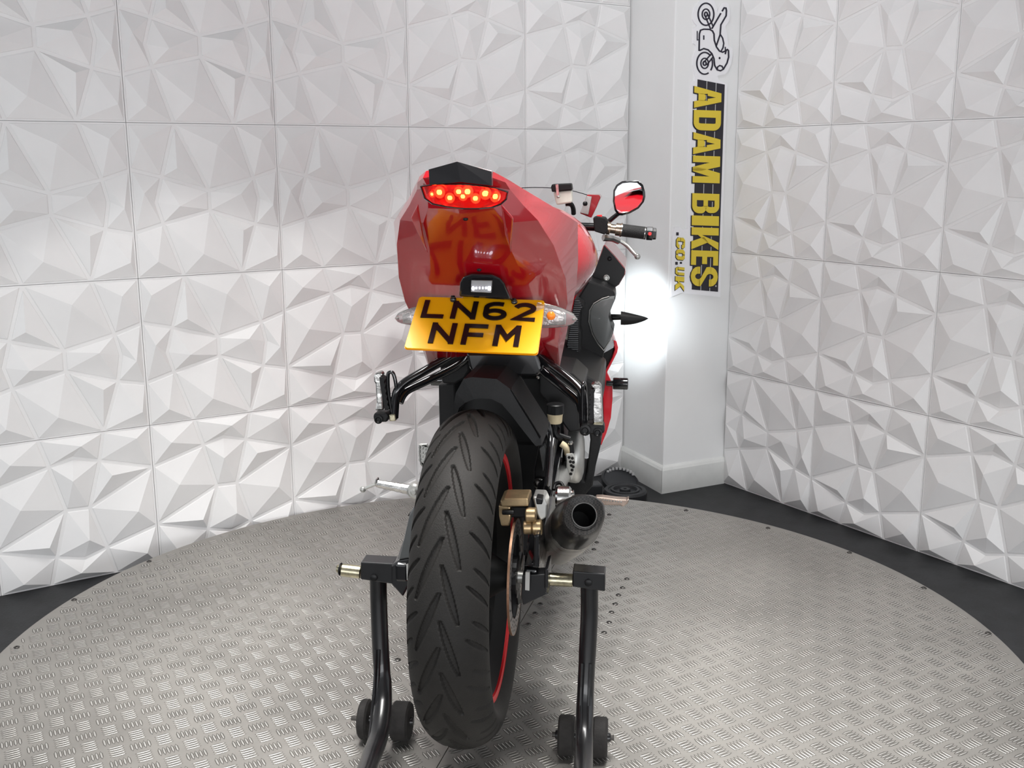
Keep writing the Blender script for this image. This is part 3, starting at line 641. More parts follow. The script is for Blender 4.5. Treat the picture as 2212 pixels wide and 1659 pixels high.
# rear indicators beside the plate
def indicator(base,tip,hb,name,s,M,par,bulb=None):
    a=L(*base,s); b=L(*tip,s+0.02); ind=empty(name,(0,0,0),0,par); rings=[]
    for k in range(11):
        t=k/10; c=a.lerp(b,t); r=hb*math.sqrt(max(0.001,1-t**1.7)); rings.append([c+Vector((0,r*0.75*math.cos(2*PI*j/16),r*math.sin(2*PI*j/16))) for j in range(16)])
    mb=MB(); mb.loft(rings); mb.build('lens',M,ind,smooth=50)
    rings2=[[c+(p-c)*0.72 for p in r for c in [sum(r,Vector())/16]] for r in rings[:8]]
    for r in rings2:
        for p in r: p.y=max(p.y,a.y+0.002)
    mb=MB(); mb.loft(rings2); mb.build('reflector',M_refl,ind,smooth=50)
    rim=[c for c in [a.lerp(b,k/10)+Vector((0,0.004,hb*math.sqrt(max(0,1-(k/10)**1.7)))) for k in range(11)]]+[a.lerp(b,k/10)+Vector((0,0.004,-hb*math.sqrt(max(0,1-(k/10)**1.7)))) for k in range(9,-1,-1)]
    mb=MB(); mb.tube(rim,0.0013,6); mb.build('rim',M_chrome,ind,smooth=40)
    mb=MB(); c=L(*tip,s+0.012); mb.ball(c+(a-b).normalized()*0.006,0.003,8); mb.build('screw',M_sil,ind)
    if bulb:
        mb=MB(); mb.ball(L(*bulb,s-0.008),0.0085,12); mb.build('bulb',M_orange,ind,smooth=True)
indicator((1160,681),(1246,690),0.0225,'rear_indicator',.10,M_clear,bike,(1190,682))
indicator((915,682),(853,688),0.0175,'rear_indicator',.10,M_clear,bike)
# ---- undertray, hugger
pxprism([(1006,762),(1012,790),(1017,803),(1040,812),(1160,814),(1172,800),(1158,762)],.24,.52,'undertray',M_gloss,bevel=0.006)
for x,y in [(1028,809),(1162,815)]:
    mb=MB(); mb.ball(L(x,y,.235),.004,8); mb.build('bolt',M_chrome,bike)
def q3(P3): return [(780+x/3.687,740+y/3.687) for x,y in P3]
hug_o=q3([(735,590),(740,480),(755,400),(815,290),(880,275),(1080,290),(1190,370),(1270,500),(1430,750),(1440,815),(1395,830)])
hug_i=q3([(760,590),(780,520),(830,480),(900,450),(950,445),(1040,450),(1120,490),(1190,570),(1290,700),(1370,800),(1390,822)])
mb=MB(); ro_=[L(x,y,.09) for x,y in hug_o]; ri_=[L(x,y,.085)+Vector((0,0,0.0)) for x,y in hug_i]
ro2=[p+Vector((0,.16,-.005)) for p in ro_]; n=len(ro_)
ri2=[p+Vector((0,.10,0.0)) for p in ri_]
V=ro_+ri_+ro2; F=[]
for i in range(n-1): F+=[(i,i+1,n+i+1,n+i),(i,2*n+i,2*n+i+1,i+1)]
mb.add(V,F); o=mb.build('rear_hugger',M_blks,bike); sm=o.modifiers.new('s','SOLIDIFY'); sm.thickness=0.003
mb=MB(); a=[L(x,y,.085) for x,y in q3([(1190,368),(1290,520),(1365,640),(1435,752)])]; b=[L(x,y,.095) for x,y in q3([(1180,380),(1265,530),(1340,660),(1405,800)])]
mb.prism(a+b[::-1],(0,0.012,0)); mb.build('hugger_arm',M_blks,bike,bevel=0.002)
# ---- dark body masses (frame, engine, airbox)
pxprism([(1165,795),(1235,805),(1262,830),(1262,930),(1230,935),(1190,880),(1165,850)],.42,.60,'subframe_plate',M_blk,bevel=0.004)
pxprism([(984,800),(1175,800),(1215,900),(1222,1060),(1185,1110),(985,1110),(960,1060),(958,900)],.50,.80,'engine_block',M_blk,bevel=0.02)
pxprism([(947,830),(983,827),(984,870),(982,935),(949,930)],.40,.62,'frame_cover',M_blks,bevel=0.004)
pxprism([(953,757),(1008,760),(1014,800),(1003,818),(983,830),(955,828),(950,790)],.36,.6,'frame_rail',M_blks,bevel=0.004)
pxprism([(1228,1037),(1262,1040),(1268,1020),(1275,950),(1268,900),(1296,900),(1298,960),(1286,1010),(1280,1050),(1262,1072),(1225,1072)],.55,.75,'engine_side_case',M_blks,bevel=0.004)
pxprism([(1008,760),(1150,762),(1240,800),(1300,830),(1296,905),(1180,905),(1100,860),(1000,830)],.56,.90,'frame_centre',M_blk,bevel=0.01)
# upper centre: seat + battery area hidden by tail
mb=MB(); rs=[]
for s,hw,z,hh in [(.22,.10,.99,.05),(.32,.105,.945,.05),(.42,.095,.90,.06),(.52,.075,.895,.07)]:
    rs.append([Vector((hw*math.cos(2*PI*k/20),s,z-0.04+hh*math.sin(2*PI*k/20))) for k in range(20)])
mb.loft(rs); mb.build('seat',M_blks,bike,smooth=50)
# ---- tank
tmb=MB(); rs=[]
TS=[(.36,.060,.86,.09),(.42,.120,.875,.11),(.50,.178,.885,.125),(.58,.205,.89,.135),(.66,.212,.89,.14),(.76,.190,.885,.14),(.86,.150,.87,.12),(.92,.09,.86,.07)]
NS=40
for s,hw,z,hh in TS:
    ring=[]
    for k in range(NS):
        a=2*PI*k/NS; c_,s_=math.cos(a),math.sin(a); e=0.72
        x=hw*math.copysign(abs(c_)**e,c_); zz=hh*math.copysign(abs(s_)**e,s_)
        if zz<0: x*=1-0.42*(-zz/hh)**1.2          # narrower at the knees
        x*= 1-0.16*max(0,zz/hh)
        ring.append(Vector((x,s,z+zz)))
    rs.append(ring)
tmb.loft(rs); tmb.build('fuel_tank',M_red,bike,smooth=60,sub=1)
# ---- right black side cover with ribs and grey insert
def q2(P2): return [(1120+x/3.317,360+y/3.317) for x,y in P2]
scr=q2([(400,950),(430,930),(500,815),(560,835),(640,868),(690,900),(694,950),(660,1020),(650,1080),(660,1130),(684,1180),(650,1260),(612,1335),(590,1450),(570,1540),(400,1540),(400,1480),(345,1275)])
sc_=pxprism(scr,.88,1.0,'side_cover',M_blk,bevel=0.005)
ins=q2([(510,1030),(540,980),(600,945),(650,930),(690,925),(690,960),(655,1025),(645,1085),(655,1130),(680,1180),(650,1255),(612,1318),(570,1270),(530,1200),(505,1110)])
mb=MB(); base=[L(x,y,.876) for x,y in ins]; cc=sum(base,Vector())/len(base); mid=[p.lerp(cc,.10)+Vector((0,-.010,0)) for p in base]; mb.loft([base,mid],cap=False); mb.add(mid+[cc+Vector((0.012,-.020,0.01))],[(i,(i+1)%len(mid),len(mid)) for i in range(len(mid))])
mb.build('grey_insert',M_grey,sc_,smooth=40)
mb=MB(); mb.tube([L(x,y,.872) for x,y in ins[-5:]+ins[:4]],0.0016,5); mb.build('insert_trim',M_sil,sc_)
rib=q2([(400,950),(465,985),(470,1010),(440,1050),(435,1170),(445,1200),(440,1440),(410,1465),(345,1275)])
rb_=pxprism(rib,.80,.88,'ribbed_panel',M_blks,bevel=0.003)
mb=MB()
for k in range(34):
    y=958+k*15; t=(y-950)/515
    xl=400-55*min(1,(y-950)/325) if y<1275 else 345+65*(y-1275)/190; xr_=455-22*min(1,max(0,(y-1010)/60)) if y>1010 else 440+ (y-950)*0.4
    if xr_-xl<6: continue
    pts=q2([(xl+5,y),(xr_-5,y),(xr_-5,y+6),(xl+5,y+6)]); mb.prism([L(a,b,.800) for a,b in pts],(0,-0.004,0))
o=mb.build('ribs',mat('rib_plastic',(0.11,0.115,0.12),0.45),rb_); tag(o,kind='stuff')
pxprism(q2([(402,1500),(575,1480),(568,1540),(398,1540)]),.86,.88,'lower_cover',M_grey,bevel=0.003)
# ---- upper fairing, right (built on both sides)
fo=q2([(612,555),(690,640),(768,735),(764,775),(720,850),(668,885),(600,865),(500,822),(560,700)])
fi=[L(x,y,1.00) for x,y in fo]
for sx in (1,-1):
    pts=[p if sx>0 else mir(p) for p in fi]
    mb=MB(); mb.prism([p+Vector((0,0.006,0)) for p in pts],(0.0,0.32,0.0)); f=mb.build('upper_fairing',M_red,bike,bevel=0.006)
    cc=sum(pts,Vector())/len(pts); mb=MB(); mb.prism([p.lerp(cc,.045) for p in pts],(0,0.008,0)); fi_=mb.build('inner_panel',M_blk,f)
    for x,y,r in [(1317,559,.006),(1310,600,.0085),(1298,611,.005)]:
        c=L(x,y,.998); c=c if sx>0 else mir(c); mb=MB(); mb.lathe(c,(0,-1,0),[(0,r),(.003,r),(.004,r*.7),(.002,r*.5)],14); mb.build('bolt',M_sil if r>.008 else M_blk,f,smooth=40)
# lower side fairing: right side seen edge on
lf=q3([(2010,-20),(2035,-10),(2048,40),(2040,80),(1985,190),(1960,235),(1985,290),(2003,345),(2003,450),(1990,600),(1955,720),(1912,822),(1905,800),(1930,640),(1925,400),(1928,290),(1945,225),(2000,120),(2020,60)])
lfp=[L(x,y,1.0) for x,y in lf]
for sx in (1,-1):
    pts=[p if sx>0 else mir(p) for p in lfp]
    mb=MB(); mb.prism(pts,(-0.03*sx,0.40,0.0)); mb.build('side_fairing',M_redin,bike,bevel=0.002)
pxprism(q3([(1905,100),(2010,40),(1990,150),(1940,240),(1930,300),(1930,640),(1905,800),(1890,640),(1880,300)]),1.02,1.2,'fairing_inner',M_blk)
# crash bobbin
for a,b in ((L(1310,828,1.0),L(1357,829,1.0)),(mir(L(1310,828,1.0)),mir(L(1357,829,1.0)))):
  mb=MB(); d=(b-a); mb.lathe(a,d,[(0,.008),(.018,.008),(.018,.0155),(.021,.0165),(d.length-.002,.0165),(d.length,.014)],20); mb.build('crash_bobbin',M_gloss,bike,smooth=40)
# front indicator right / left
for sx in (1,-1):
    def g_(p): return p if sx>0 else mir(p)
    ind=empty('front_indicator',(0,0,0),0,bike)
    mb=MB(); mb.tube([g_(L(1314,686,1.02)),g_(L(1326,685,1.0)),g_(L(1343,685,1.0))],[.010,.0085,.0075],10); mb.build('stalk',M_blk,ind,smooth=40)
    a=g_(L(1341,687,1.0)); b=g_(L(1400,688,1.0)); rings=[]
    for k in range(9):
        t=k/8; c=a.lerp(b,t)+Vector((0,0,-.002*math.sin(t*PI))); r=.0185*(1-t**1.5)**.8+.001; rings.append([c+Vector((0,r*math.cos(2*PI*j/14),r*.95*math.sin(2*PI*j/14))) for j in range(14)])
    mb=MB(); mb.loft(rings); mb.build('housing',M_blks,ind,smooth=50)
# ---- handlebar controls
def bars(sx):
    def g_(p): return p if sx>0 else mir(p)
    hb=empty('handlebar',(0,0,0),0,bike)
    a=g_(L(1300,491,.95)); b=g_(L(1343,497,.95)); c=g_(L(1396,504,.95)); d=g_(L(1418,505,.95))
    root=Vector((0.05*sx,1.0,b.z+.01))
    mb=MB(); mb.tube([root,a],0.011,12); mb.build('bar',M_gloss,hb,smooth=40)
    ln=(b-a).length; ax=(b-a)
    mb=MB(); mb.lathe(a,ax,[(.012,.011),(.013,.0165),(.022,.0165),(.023,.012),(.036,.012),(.037,.0165),(ln-.004,.0165),(ln-.003,.0185),(ln,.0185)],24); mb.build('adjuster_sleeve',M_bronze,hb,smooth=30)
    ax=c-b; ln=ax.length; mb=MB(); mb.lathe(b,ax,[(0,.0165),(.003,.0165),(ln-.004,.0165),(ln,.0165)],28); mb.build('grip',M_leather,hb,smooth=40)
    for f in (.0,.93): 
        mb=MB(); mb.lathe(b+ax*f,ax,[(0,.0172),(.0015,.0172)],28); mb.build('grip_ring',M_chrome,hb,smooth=40)
    ax=d-c; ln=ax.length; mb=MB(); mb.lathe(c,ax,[(0,.0165),(.003,.0175),(ln*.6,.0175),(ln*.65,.0155),(ln*.95,.015),(ln,.012)],10); be=mb.build('bar_end',M_gloss,hb,smooth=20)
    mb=MB(); mb.lathe(c+ax*.35+Vector((0,-.0165,0)),(0,-1,0),[(0,.005),(.002,.004)],10); mb.build('red_insert',M_redsw,hb)
    sw=[g_(L(x,y,.93)) for x,y in [(1281,470),(1290,467),(1308,470),(1313,478),(1313,500),(1306,507),(1284,500)]]
    mb=MB(); mb.prism(sw,(0,.045,0)); so_=mb.build('switch_housing',M_blks,hb,bevel=0.003)
    mb=MB(); mb.prism([g_(L(x,y,.935)) for x,y in [(1289,465),(1300,464),(1301,473),(1289,474)]],(0,.014,0)); mb.build('kill_switch',M_redsw,hb,bevel=0.001)
    P=smoothline([g_(L(x,y,s)) for x,y,s in [(1303,516,.99),(1320,517,1.0),(1338,520,1.01),(1355,531,1.01),(1368,545,1.0),(1377,554,.99)]],5)
    mb=MB(); mb.tube(P,[.0062]*8+[.0055]*(len(P)-8),8); mb.ball(P[-1],.0085,12); mb.build('lever',M_sil,hb,smooth=50)
    mb=MB(); mb.tube([g_(L(1303,513,.97)),g_(L(1322,515,.985)),g_(L(1336,521,1.0))],.0085,8); mb.build('lever_perch',M_chrome,hb,smooth=40)
bars(1); bars(-1)
# ---- mirrors
mo=q2([(678,170),(700,130),(740,105),(800,98),(860,100),(893,130),(908,180),(910,215),(900,252),(862,300),(800,335),(745,350),(712,350),(688,315),(675,250)])
for sx in (1,-1):
    def g_(p): return p if sx>0 else mir(p)
    mi=empty('mirror',(0,0,0),0,bike); pts=[g_(L(x,y,1.02)) for x,y in mo]; cc=sum(pts,Vector())/len(pts)
    ti=Matrix.Rotation(math.radians(-8*sx),3,'Z')@Matrix.Rotation(math.radians(-2.2),3,'X')
    pts=[cc+ti@(p-cc) for p in pts]; nb=ti@Vector((0,1,0))
    mb=MB(); mb.loft([[cc+(p-cc)*0.95-nb*0.002 for p in pts],pts,[cc+(p-cc)*0.97+nb*.012 for p in pts],[cc+(p-cc)*0.6+nb*.035 for p in pts]]); mb.build('mirror_shell',M_gloss,mi,smooth=40)
    mb=MB(); mb.prism([cc+(p-cc)*0.87-nb*0.0045 for p in pts],nb*0.003); mb.build('mirror_glass',M_mirror,mi)
    mb=MB(); mb.tube([g_(L(1335,462,1.03)),g_(L(1325,470,1.04)),g_(L(1312,481,1.06)),g_(L(1296,492,1.10))],[.006,.0065,.007,.009],10); mb.build('mirror_stem',M_gloss,mi,smooth=40)
# ---- front brake reservoir
fr=empty('front_brake_reservoir',(0,0,0),0,bike)
pxprism([(1190,404),(1192,398),(1234,396),(1236,411),(1192,415)],.93,.975,'cap',M_blk,fr,bevel=0.003)
pxprism([(1195,415),(1235,411),(1236,438),(1202,443)],.935,.97,'pot',M_potw,fr,bevel=0.004)
pxprism([(1200,399),(1206,398),(1208,428),(1203,428)],.925,.929,'bracket',M_chrome,fr)
mb=MB(); mb.ball(L(1206,425,.925),.0045,8); mb.build('bolt',M_sil,fr)
mb=MB(); mb.tube(smoothline([L(1222,440,.95),L(1233,441,.95),L(1238,450,.96),L(1239,462,.97)],4),.0065,8); mb.build('hose',M_blk,fr,smooth=40)
# ---- cockpit side blade + windscreen
for sx in (1,-1):
    def g_(p): return p if sx>0 else mir(p)
    mb=MB(); mb.prism([g_(L(x,y,1.10)) for x,y in q2([(492,200),(580,203),(588,222),(560,290),(522,368),(440,335)])],(0,.10,0)); bl=mb.build('cockpit_blade',M_red,bike,bevel=0.002)
    mb=MB(); mb.prism([g_(L(x,y,1.095)) for x,y in q2([(490,210),(525,215),(500,345),(440,330)])],(0,.006,0)); mb.build('blade_liner',M_sil,bl,bevel=0.001)
    mb=MB(); mb.ball(g_(L(1264,440,1.09)),.007,10); mb.build('bolt',M_blk,bl)
wsT=[L(x,y,s) for x,y,s in [(1161,405,1.20),(1190,406,1.21),(1235,412,1.17),(1268,421,1.12)]]; wsT[0].x=0
half=smoothline(wsT,4); topl=[mir(p) for p in half[:0:-1]]+half
botl=[Vector((p.x*1.05,p.y+.22*(1-abs(p.x)/.25*.5),p.z-.16)) for p in topl]; nn=len(topl)
midl=[(a+b)*.5+Vector((0,0.02,.02)) for a,b in zip(topl,botl)]
mb=MB(); mb.add(topl+midl+botl,[(i,i+1,nn+i+1,nn+i) for i in range(nn-1)]+[(nn+i,nn+i+1,2*nn+i+1,2*nn+i) for i in range(nn-1)])
ws=mb.build('windscreen',M_screen,bike,smooth=60); s_=ws.modifiers.new('s','SOLIDIFY'); s_.thickness=.002
mb=MB(); mb.tube(topl,.0012,5); mb.build('screen_edge',M_blk,ws)
# ---- nose, headlamps, fork, front wheel (mostly hidden from here)
mb=MB(); rs=[]
for s,hw,z,hh in [(1.12,.17,.76,.12),(1.28,.15,.76,.12),(1.42,.12,.74,.09),(1.50,.05,.74,.05)]:
    rs.append([Vector((hw*math.cos(2*PI*k/24),s,z+hh*math.sin(2*PI*k/24))) for k in range(24)])
mb.loft(rs); mb.build('nose_fairing',M_red,bike,smooth=60)
for sx in (1,-1):
    mb=MB(); mb.ball((.115*sx,1.44,.70),.038,14,(1.2,1,.7)); mb.build('headlamp',M_head,bike,smooth=True)
    mb=MB(); mb.tube([(.09*sx,1.04,.86),(.09*sx,1.30,.30)],[.022,.026],14); mb.build('fork_leg',M_sil,bike,smooth=40)
FWh=empty('front_wheel',(0,0,0),0,bike); wheel(FWh,.298,.105,1.30,.3005,False)
mb=MB(); rr_=[]
for k in range(9):
    a=math.radians(20+k*16); c=Vector((0,1.30+.325*math.cos(a)*-1*-1,.30+.325*math.sin(a)))
    rr_.append([c+Vector((x,0,0))+Vector((0,math.cos(a),math.sin(a)))*h for x,h in ((-.06,-.03),(-.04,0),(.04,0),(.06,-.03),(.035,-.004),(-.035,-.004))])
mb.loft(rr_); mb.build('front_mudguard',M_red,bike,smooth=50)
mb=MB(); mb.prism([Vector((-.13,.45,.22)),Vector((-.13,1.05,.20)),Vector((-.13,1.05,.60)),Vector((-.13,.5,.50))],(.24,0,0)); mb.build('lower_engine',M_blk,bike,bevel=.02)
# ---- passenger peg hangers
def tubes(pts,r,name,M,seg=12): 
    mb=MB(); mb.tube(smoothline([L(*p) for p in pts],4),r,seg); return mb.build(name,M,bike,smooth=50)
tubes([(1005,752,.30),(985,763,.30),(925,797,.27),(878,824,.25),(860,842,.24),(854,862,.24),(851,902,.24)],.0095,'peg_hanger',M_gloss)
tubes([(1016,758,.33),(1003,778,.33),(975,797,.32),(915,826,.29),(876,846,.26),(862,870,.245)],.0090,'peg_brace',M_gloss)
tubes([(1150,757,.28),(1175,778,.27),(1220,812,.24),(1250,838,.22),(1258,858,.21),(1260,925,.21)],.0095,'peg_hanger',M_gloss)
tubes([(1148,778,.30),(1180,808,.29),(1222,842,.25),(1248,866,.23),(1256,890,.22)],.0090,'peg_brace',M_gloss)
tubes([(846,890,.235),(839,845,.235),(838,812,.235),(841,805,.235),(849,806,.235),(855,828,.235),(857,855,.235)],.0040,'peg_guard_loop',M_gloss,8)
tubes([(1258,905,.20),(1258,850,.20),(1260,828,.20),(1264,835,.215),(1266,880,.23)],.0038,'peg_guard_loop',M_gloss,8)
def ppeg(pts_body,pts_rub,pts_base,s,cap,brk):
    pg=empty('passenger_footpeg',(0,0,0),0,bike)
    pxprism(pts_body,s,s+.022,'peg_body',M_chrome,pg,bevel=.004)
    # serrated rubber
    a,b=pts_rub; n=12; P=[]
    for k in range(n+1):
        x=a[0]+(b[0]-a[0])*k/n; y=a[1]+(b[1]-a[1])*k/n; P.append((x+(3.4 if k%2 else 0.6)*a[2],y))
    P+=[(b[0]-7*a[2],b[1]),(a[0]-7*a[2],a[1])]
    pxprism(P,s-.003,s+.02,'peg_rubber',M_blks,pg)
    pxprism(pts_base,s-.004,s+.03,'peg_mount',M_blk,pg,bevel=.004)
    mb=MB(); c=L(*cap,s-.006); mb.lathe(c,(0,-1,0),[(0,.009),(.003,.009),(.004,.006),(.002,.004)],14); mb.build('bolt',M_blk,pg,smooth=40)
    pxprism(brk,s-.002,s+.02,'bracket',M_brass,pg,bevel=.002)
ppeg(q3([(98,265),(115,242),(150,233),(172,250),(160,300),(170,420),(180,540),(108,545),(120,480),(112,330),(100,310)]),((826,815,1),(838,886,1)),q3([(95,580),(110,560),(205,560),(220,600),(205,635),(120,635),(98,615)]),.23,(818,906),q3([(220,575),(270,570),(278,625),(225,628)]))
ppeg(q3([(1830,335),(1860,320),(1895,325),(1912,350),(1925,640),(1845,650),(1838,420),(1855,370),(1832,360)]),((1277,842,-1),(1275,905,-1)),q3([(1745,665),(1800,650),(1935,655),(1940,720),(1890,742),(1745,725)]),.19,(1291,934),q3([(1848,645),(1925,645),(1930,680),(1848,682)]))
for x0,x1 in ((1264,929),):
    mb=MB(); mb.lathe(L(x0,x1,.18),(0,-1,0),[(0,.011),(.004,.011),(.005,.007),(.003,.005)],14); mb.build('mount_bolt',M_blk,bike,smooth=40)
# ---- rider footrests
fl_=empty('footpeg',(0,0,0),0,bike)
def q5(P5): return [(700+x/3.606,880+y/3.606) for x,y in P5]
mb=MB(); a=L(813,1044,.42); b=L(903,1061,.42); rings=[]
for k in range(15):
    t=k/14; c=a.lerp(b,t); r=.0085+.004*t+(.0008 if k%2 else 0); rings.append([c+Vector((0,r*1.1*math.cos(2*PI*j/10),r*math.sin(2*PI*j/10))) for j in range(10)])
mb.loft(rings); mb.build('peg_bar',M_chrome,fl_,smooth=30)
mb=MB(); mb.tube([L(811,1046,.42),L(786,1056,.42)],.0038,8); mb.ball(L(784,1057,.42),.0075,12); mb.build('peg_feeler',M_sil,fl_,smooth=40)
pxprism(q5([(398,560),(412,562),(415,590),(400,605),(393,590)]),.41,.43,'peg_tip',M_chrome,fl_,bevel=.002)
mb=MB(); mb.lathe(L(895,1061,.405),(0,-1,0),[(-.02,.018),(0,.018),(.004,.013),(.004,.008),(.008,.008),(.010,.005)],16); mb.build('peg_pivot',M_sil,fl_,smooth=30)
fr_=empty('footpeg',(0,0,0),0,bike)
pxprism(q4([(960,775),(1010,775),(1120,790),(1200,795),(1222,785),(1215,820),(1175,850),(1150,838),(1000,835),(960,830)]),.40,.425,'peg_bar',M_coppery,fr_,bevel=.003)
mb=MB()
for k in range(8):
    x=1300+k*6; mb.box(L(x,1076+k*.7,.41),(.0035,.022,.004))
mb.build('peg_ridges',M_chrome,fr_)
# heel guards
def heel(pts,s,name,holes,M1):
    o=pxprism(pts,s,s+.003,name,M_blk); P=[L(x,y,s-.001) for x,y in pts]; mb=MB(); mb.tube(P,.0026,6,closed=True); mb.build('guard_frame',M_sil,o)
    mb=MB()
    for x,y in holes: mb.lathe(L(x,y,s-.0005),(0,-1,0),[(0,.0052),(.002,.0052),(.002,.0036),(0,.0036)],8)
    mb.build('guard_webbing',M1,o)
heel(q5([(745,290),(800,288),(828,330),(800,400),(785,485),(755,440),(745,360)]),.40,'heel_guard',[(909+dx*6,966+dy*9+dx*2) for dx in range(3) for dy in range(4)],M_sil)
hg=pxprism(q4([(730,437),(780,432),(802,462),(797,590),(770,645),(745,560)]),.33,.336,'heel_guard',M_sil,bevel=.001)
mb=MB()
for x,y in [(755,462),(780,468),(765,495),(788,500),(772,525),(787,535),(778,560),(768,590)]:
    c=L(1020+x/3.606,860+y/3.606,.3295); mb.lathe(c,(0,-1,0),[(0,.0034),(.0006,.0034)],8)
mb.build('guard_holes',M_blk,hg)
# ---- engine clutch cover & header pipe on the right
c0=L(1228,984,.52); mb=MB(); mb.lathe(c0,(1,0,0),[(0,.062),(.018,.064),(.026,.062),(.032,.054),(.036,.04)],36); mb.build('clutch_cover',M_sil,bike,smooth=40)
tubes([(1192,1068,.36),(1205,1040,.42),(1222,1015,.50)],.021,'header_pipe',M_sil,16)
# ---- rear brake reservoir
rr=empty('rear_brake_reservoir',(0,0,0),0,bike)
a=L(1199.5,872,.36); b=L(1199.5,893,.36); c=L(1199,914,.36)
mb=MB(); mb.lathe(b,(0,0,1),[(0,.0185),(.002,.0195),((a-b).z-.002,.0195),((a-b).z,.017)],14); mb.build('cap',M_blk,rr,smooth=20)
mb=MB(); mb.lathe(c,(0,0,1),[(0,.013),(.003,.0155),((b-c).z-.004,.0165),((b-c).z,.018)],20); mb.build('pot',M_cream,rr,smooth=40)
# hoses
tubes([(1146,910,.34),(1152,905,.33),(1168,905,.32),(1182,915,.31),(1188,945,.30),(1187,985,.25),(1184,1030,.18),(1180,1056,.12)],.0065,'brake_hose',M_gloss,10)
tubes([(1196,948,.33),(1193,975,.30),(1190,1020,.24),(1186,1060,.14)],.0045,'brake_line',M_gloss,8)
tubes([(1200,914,.36),(1198,932,.36),(1206,945,.36),(1222,950,.38)],.0055,'reservoir_hose',M_blk,8)
tubes([(1212,958,.36),(1222,966,.36),(1226,980,.37)],.0075,'pale_hose',M_cream,8)
tubes([(1208,940,.37),(1232,948,.37)],.006,'link_rod',M_blk,8); 
tubes([(1232,955,.37),(1233,978,.37)],.008,'master_cylinder',M_blk,10)
mb=MB(); mb.ball(L(1232,956,.36),.006,8); mb.build('bolt',M_chrome,bike)
# frame plate silver sliver and bolt
pxprism(q4([(525,395),(560,365),(572,400),(552,570)]),.30,.32,'frame_plate_edge',M_grey)
pxprism(q4([(480,560),(520,360),(575,330),(640,400),(600,690),(480,720)]),.32,.5,'rear_frame_plate',M_blk,bevel=.004)
mb=MB(); mb.lathe(L(1164.5,1043.5,.31),(0,-1,0),[(0,.012),(.004,.012),(.006,.009),(.003,.006)],18); mb.build('frame_bolt',M_chrome,bike,smooth=30)
# ---- swingarm
sa=empty('swingarm',(0,0,0),0,bike)
def arm(sx,x):
    mb=MB(); rs=[]
    for s,z,hz,hx in [(-.035,.372,.018,.012),(.02,.372,.026,.016),(.20,.41,.030,.018),(.52,.455,.036,.02)]:
        rs.append([Vector((x+dx*hx,s,z+dz*hz)) for dx,dz in ((-1,-1),(1,-1),(1,1),(-1,1))])
    mb.loft(rs); mb.build('arm',M_gloss,sa,bevel=.005)
ARX=L(1150,1215,0).x; ALX=L(876,1215,0).x
arm(1,ARX); arm(-1,ALX)
mb=MB(); mb.box((0,.53,.455),(.26,.05,.07)); mb.build('pivot_beam',M_blk,sa,bevel=.01)
pxprism(q4([(395,1310),(520,1330),(525,1060),(480,1070),(475,1290)]),-.045,.05,'arm_end',M_gloss,sa,bevel=.004)
pxprism([(861,1210),(889,1205),(895,1150),(905,1083),(899,1085),(884,1112),(872,1165)],-.03,.03,'arm_end',M_grey,sa,bevel=.003)
pxprism(q4([(415,1360),(448,1360),(445,1500),(412,1495)]),-.06,-.055,'adjuster_plate',M_sil,sa)
pxprism(q5([(640,1225),(660,1225),(662,1350),(645,1345)]),-.05,-.045,'adjuster_plate',M_sil,sa)
mb=MB(); mb.lathe((ALX-.02,0,AZ),(1,0,0),[(0,.012),(ARX-ALX+.04,.012)],16); mb.build('axle',M_sil,sa,smooth=40)
pxprism(q5([(650,845),(730,745),(745,760),(735,850)]),.25,.28,'chain_guard',M_blk)
# chain and sprocket, left
mb=MB(); mb.lathe((ALX+.035,0,AZ),(1,0,0),[(-.003,.085),(.003,.085)],36); mb.build('sprocket',M_blk,RW)
mb=MB(); mb.tube([(ALX+.035,0,AZ+.085),(ALX+.035,.5,AZ+.10)],.006,6); mb.tube([(ALX+.035,0,AZ-.085),(ALX+.035,.5,AZ+.03)],.006,6); mb.build('chain',M_blk,bike)
# ---- exhaust
ex=empty('exhaust_silencer',(0,0,0),0,bike); tag(ex,'silver exhaust can with black carbon end cap')
E0=L(1262,1113,-.06); E1=L(1192,1196,.34); exa=(E1-E0).normalized()
eu=Vector((1,0,0)); eu=(eu-exa*eu.dot(exa)).normalized(); ev=eu.cross(exa); 
if ev.z<0: ev=-ev
def exring(t,outl,sc): return [E0+exa*t+(eu*x+ev*z)*sc for x,z in outl]
hexo=[]
base=[(-.30,1.0),(.42,1.0),(.92,.66),(1.0,.10),(.72,-.62),(.20,-1.0),(-.50,-1.0),(-.98,-.50),(-1.0,.20),(-.78,.72)]
nB=len(base)
for i in range(nB):
    p0=Vector(base[i-1]);p1=Vector(base[i]);p2=Vector(base[(i+1)%nB])
    for t in (.25,.0,-.25):
        hexo.append(p1.lerp(p0,t) if t>0 else (p1.lerp(p2,-t) if t<0 else (p1*.86+(p0+p2)*.07)))
hexo=[(p.x,p.y) for p in hexo]
RE=.036
mb=MB(); mb.loft([exring(.000,hexo,RE*.98),exring(.006,hexo,RE*1.08),exring(.03,hexo,RE*1.20),exring(.085,hexo,RE*1.36)],cap=False); 
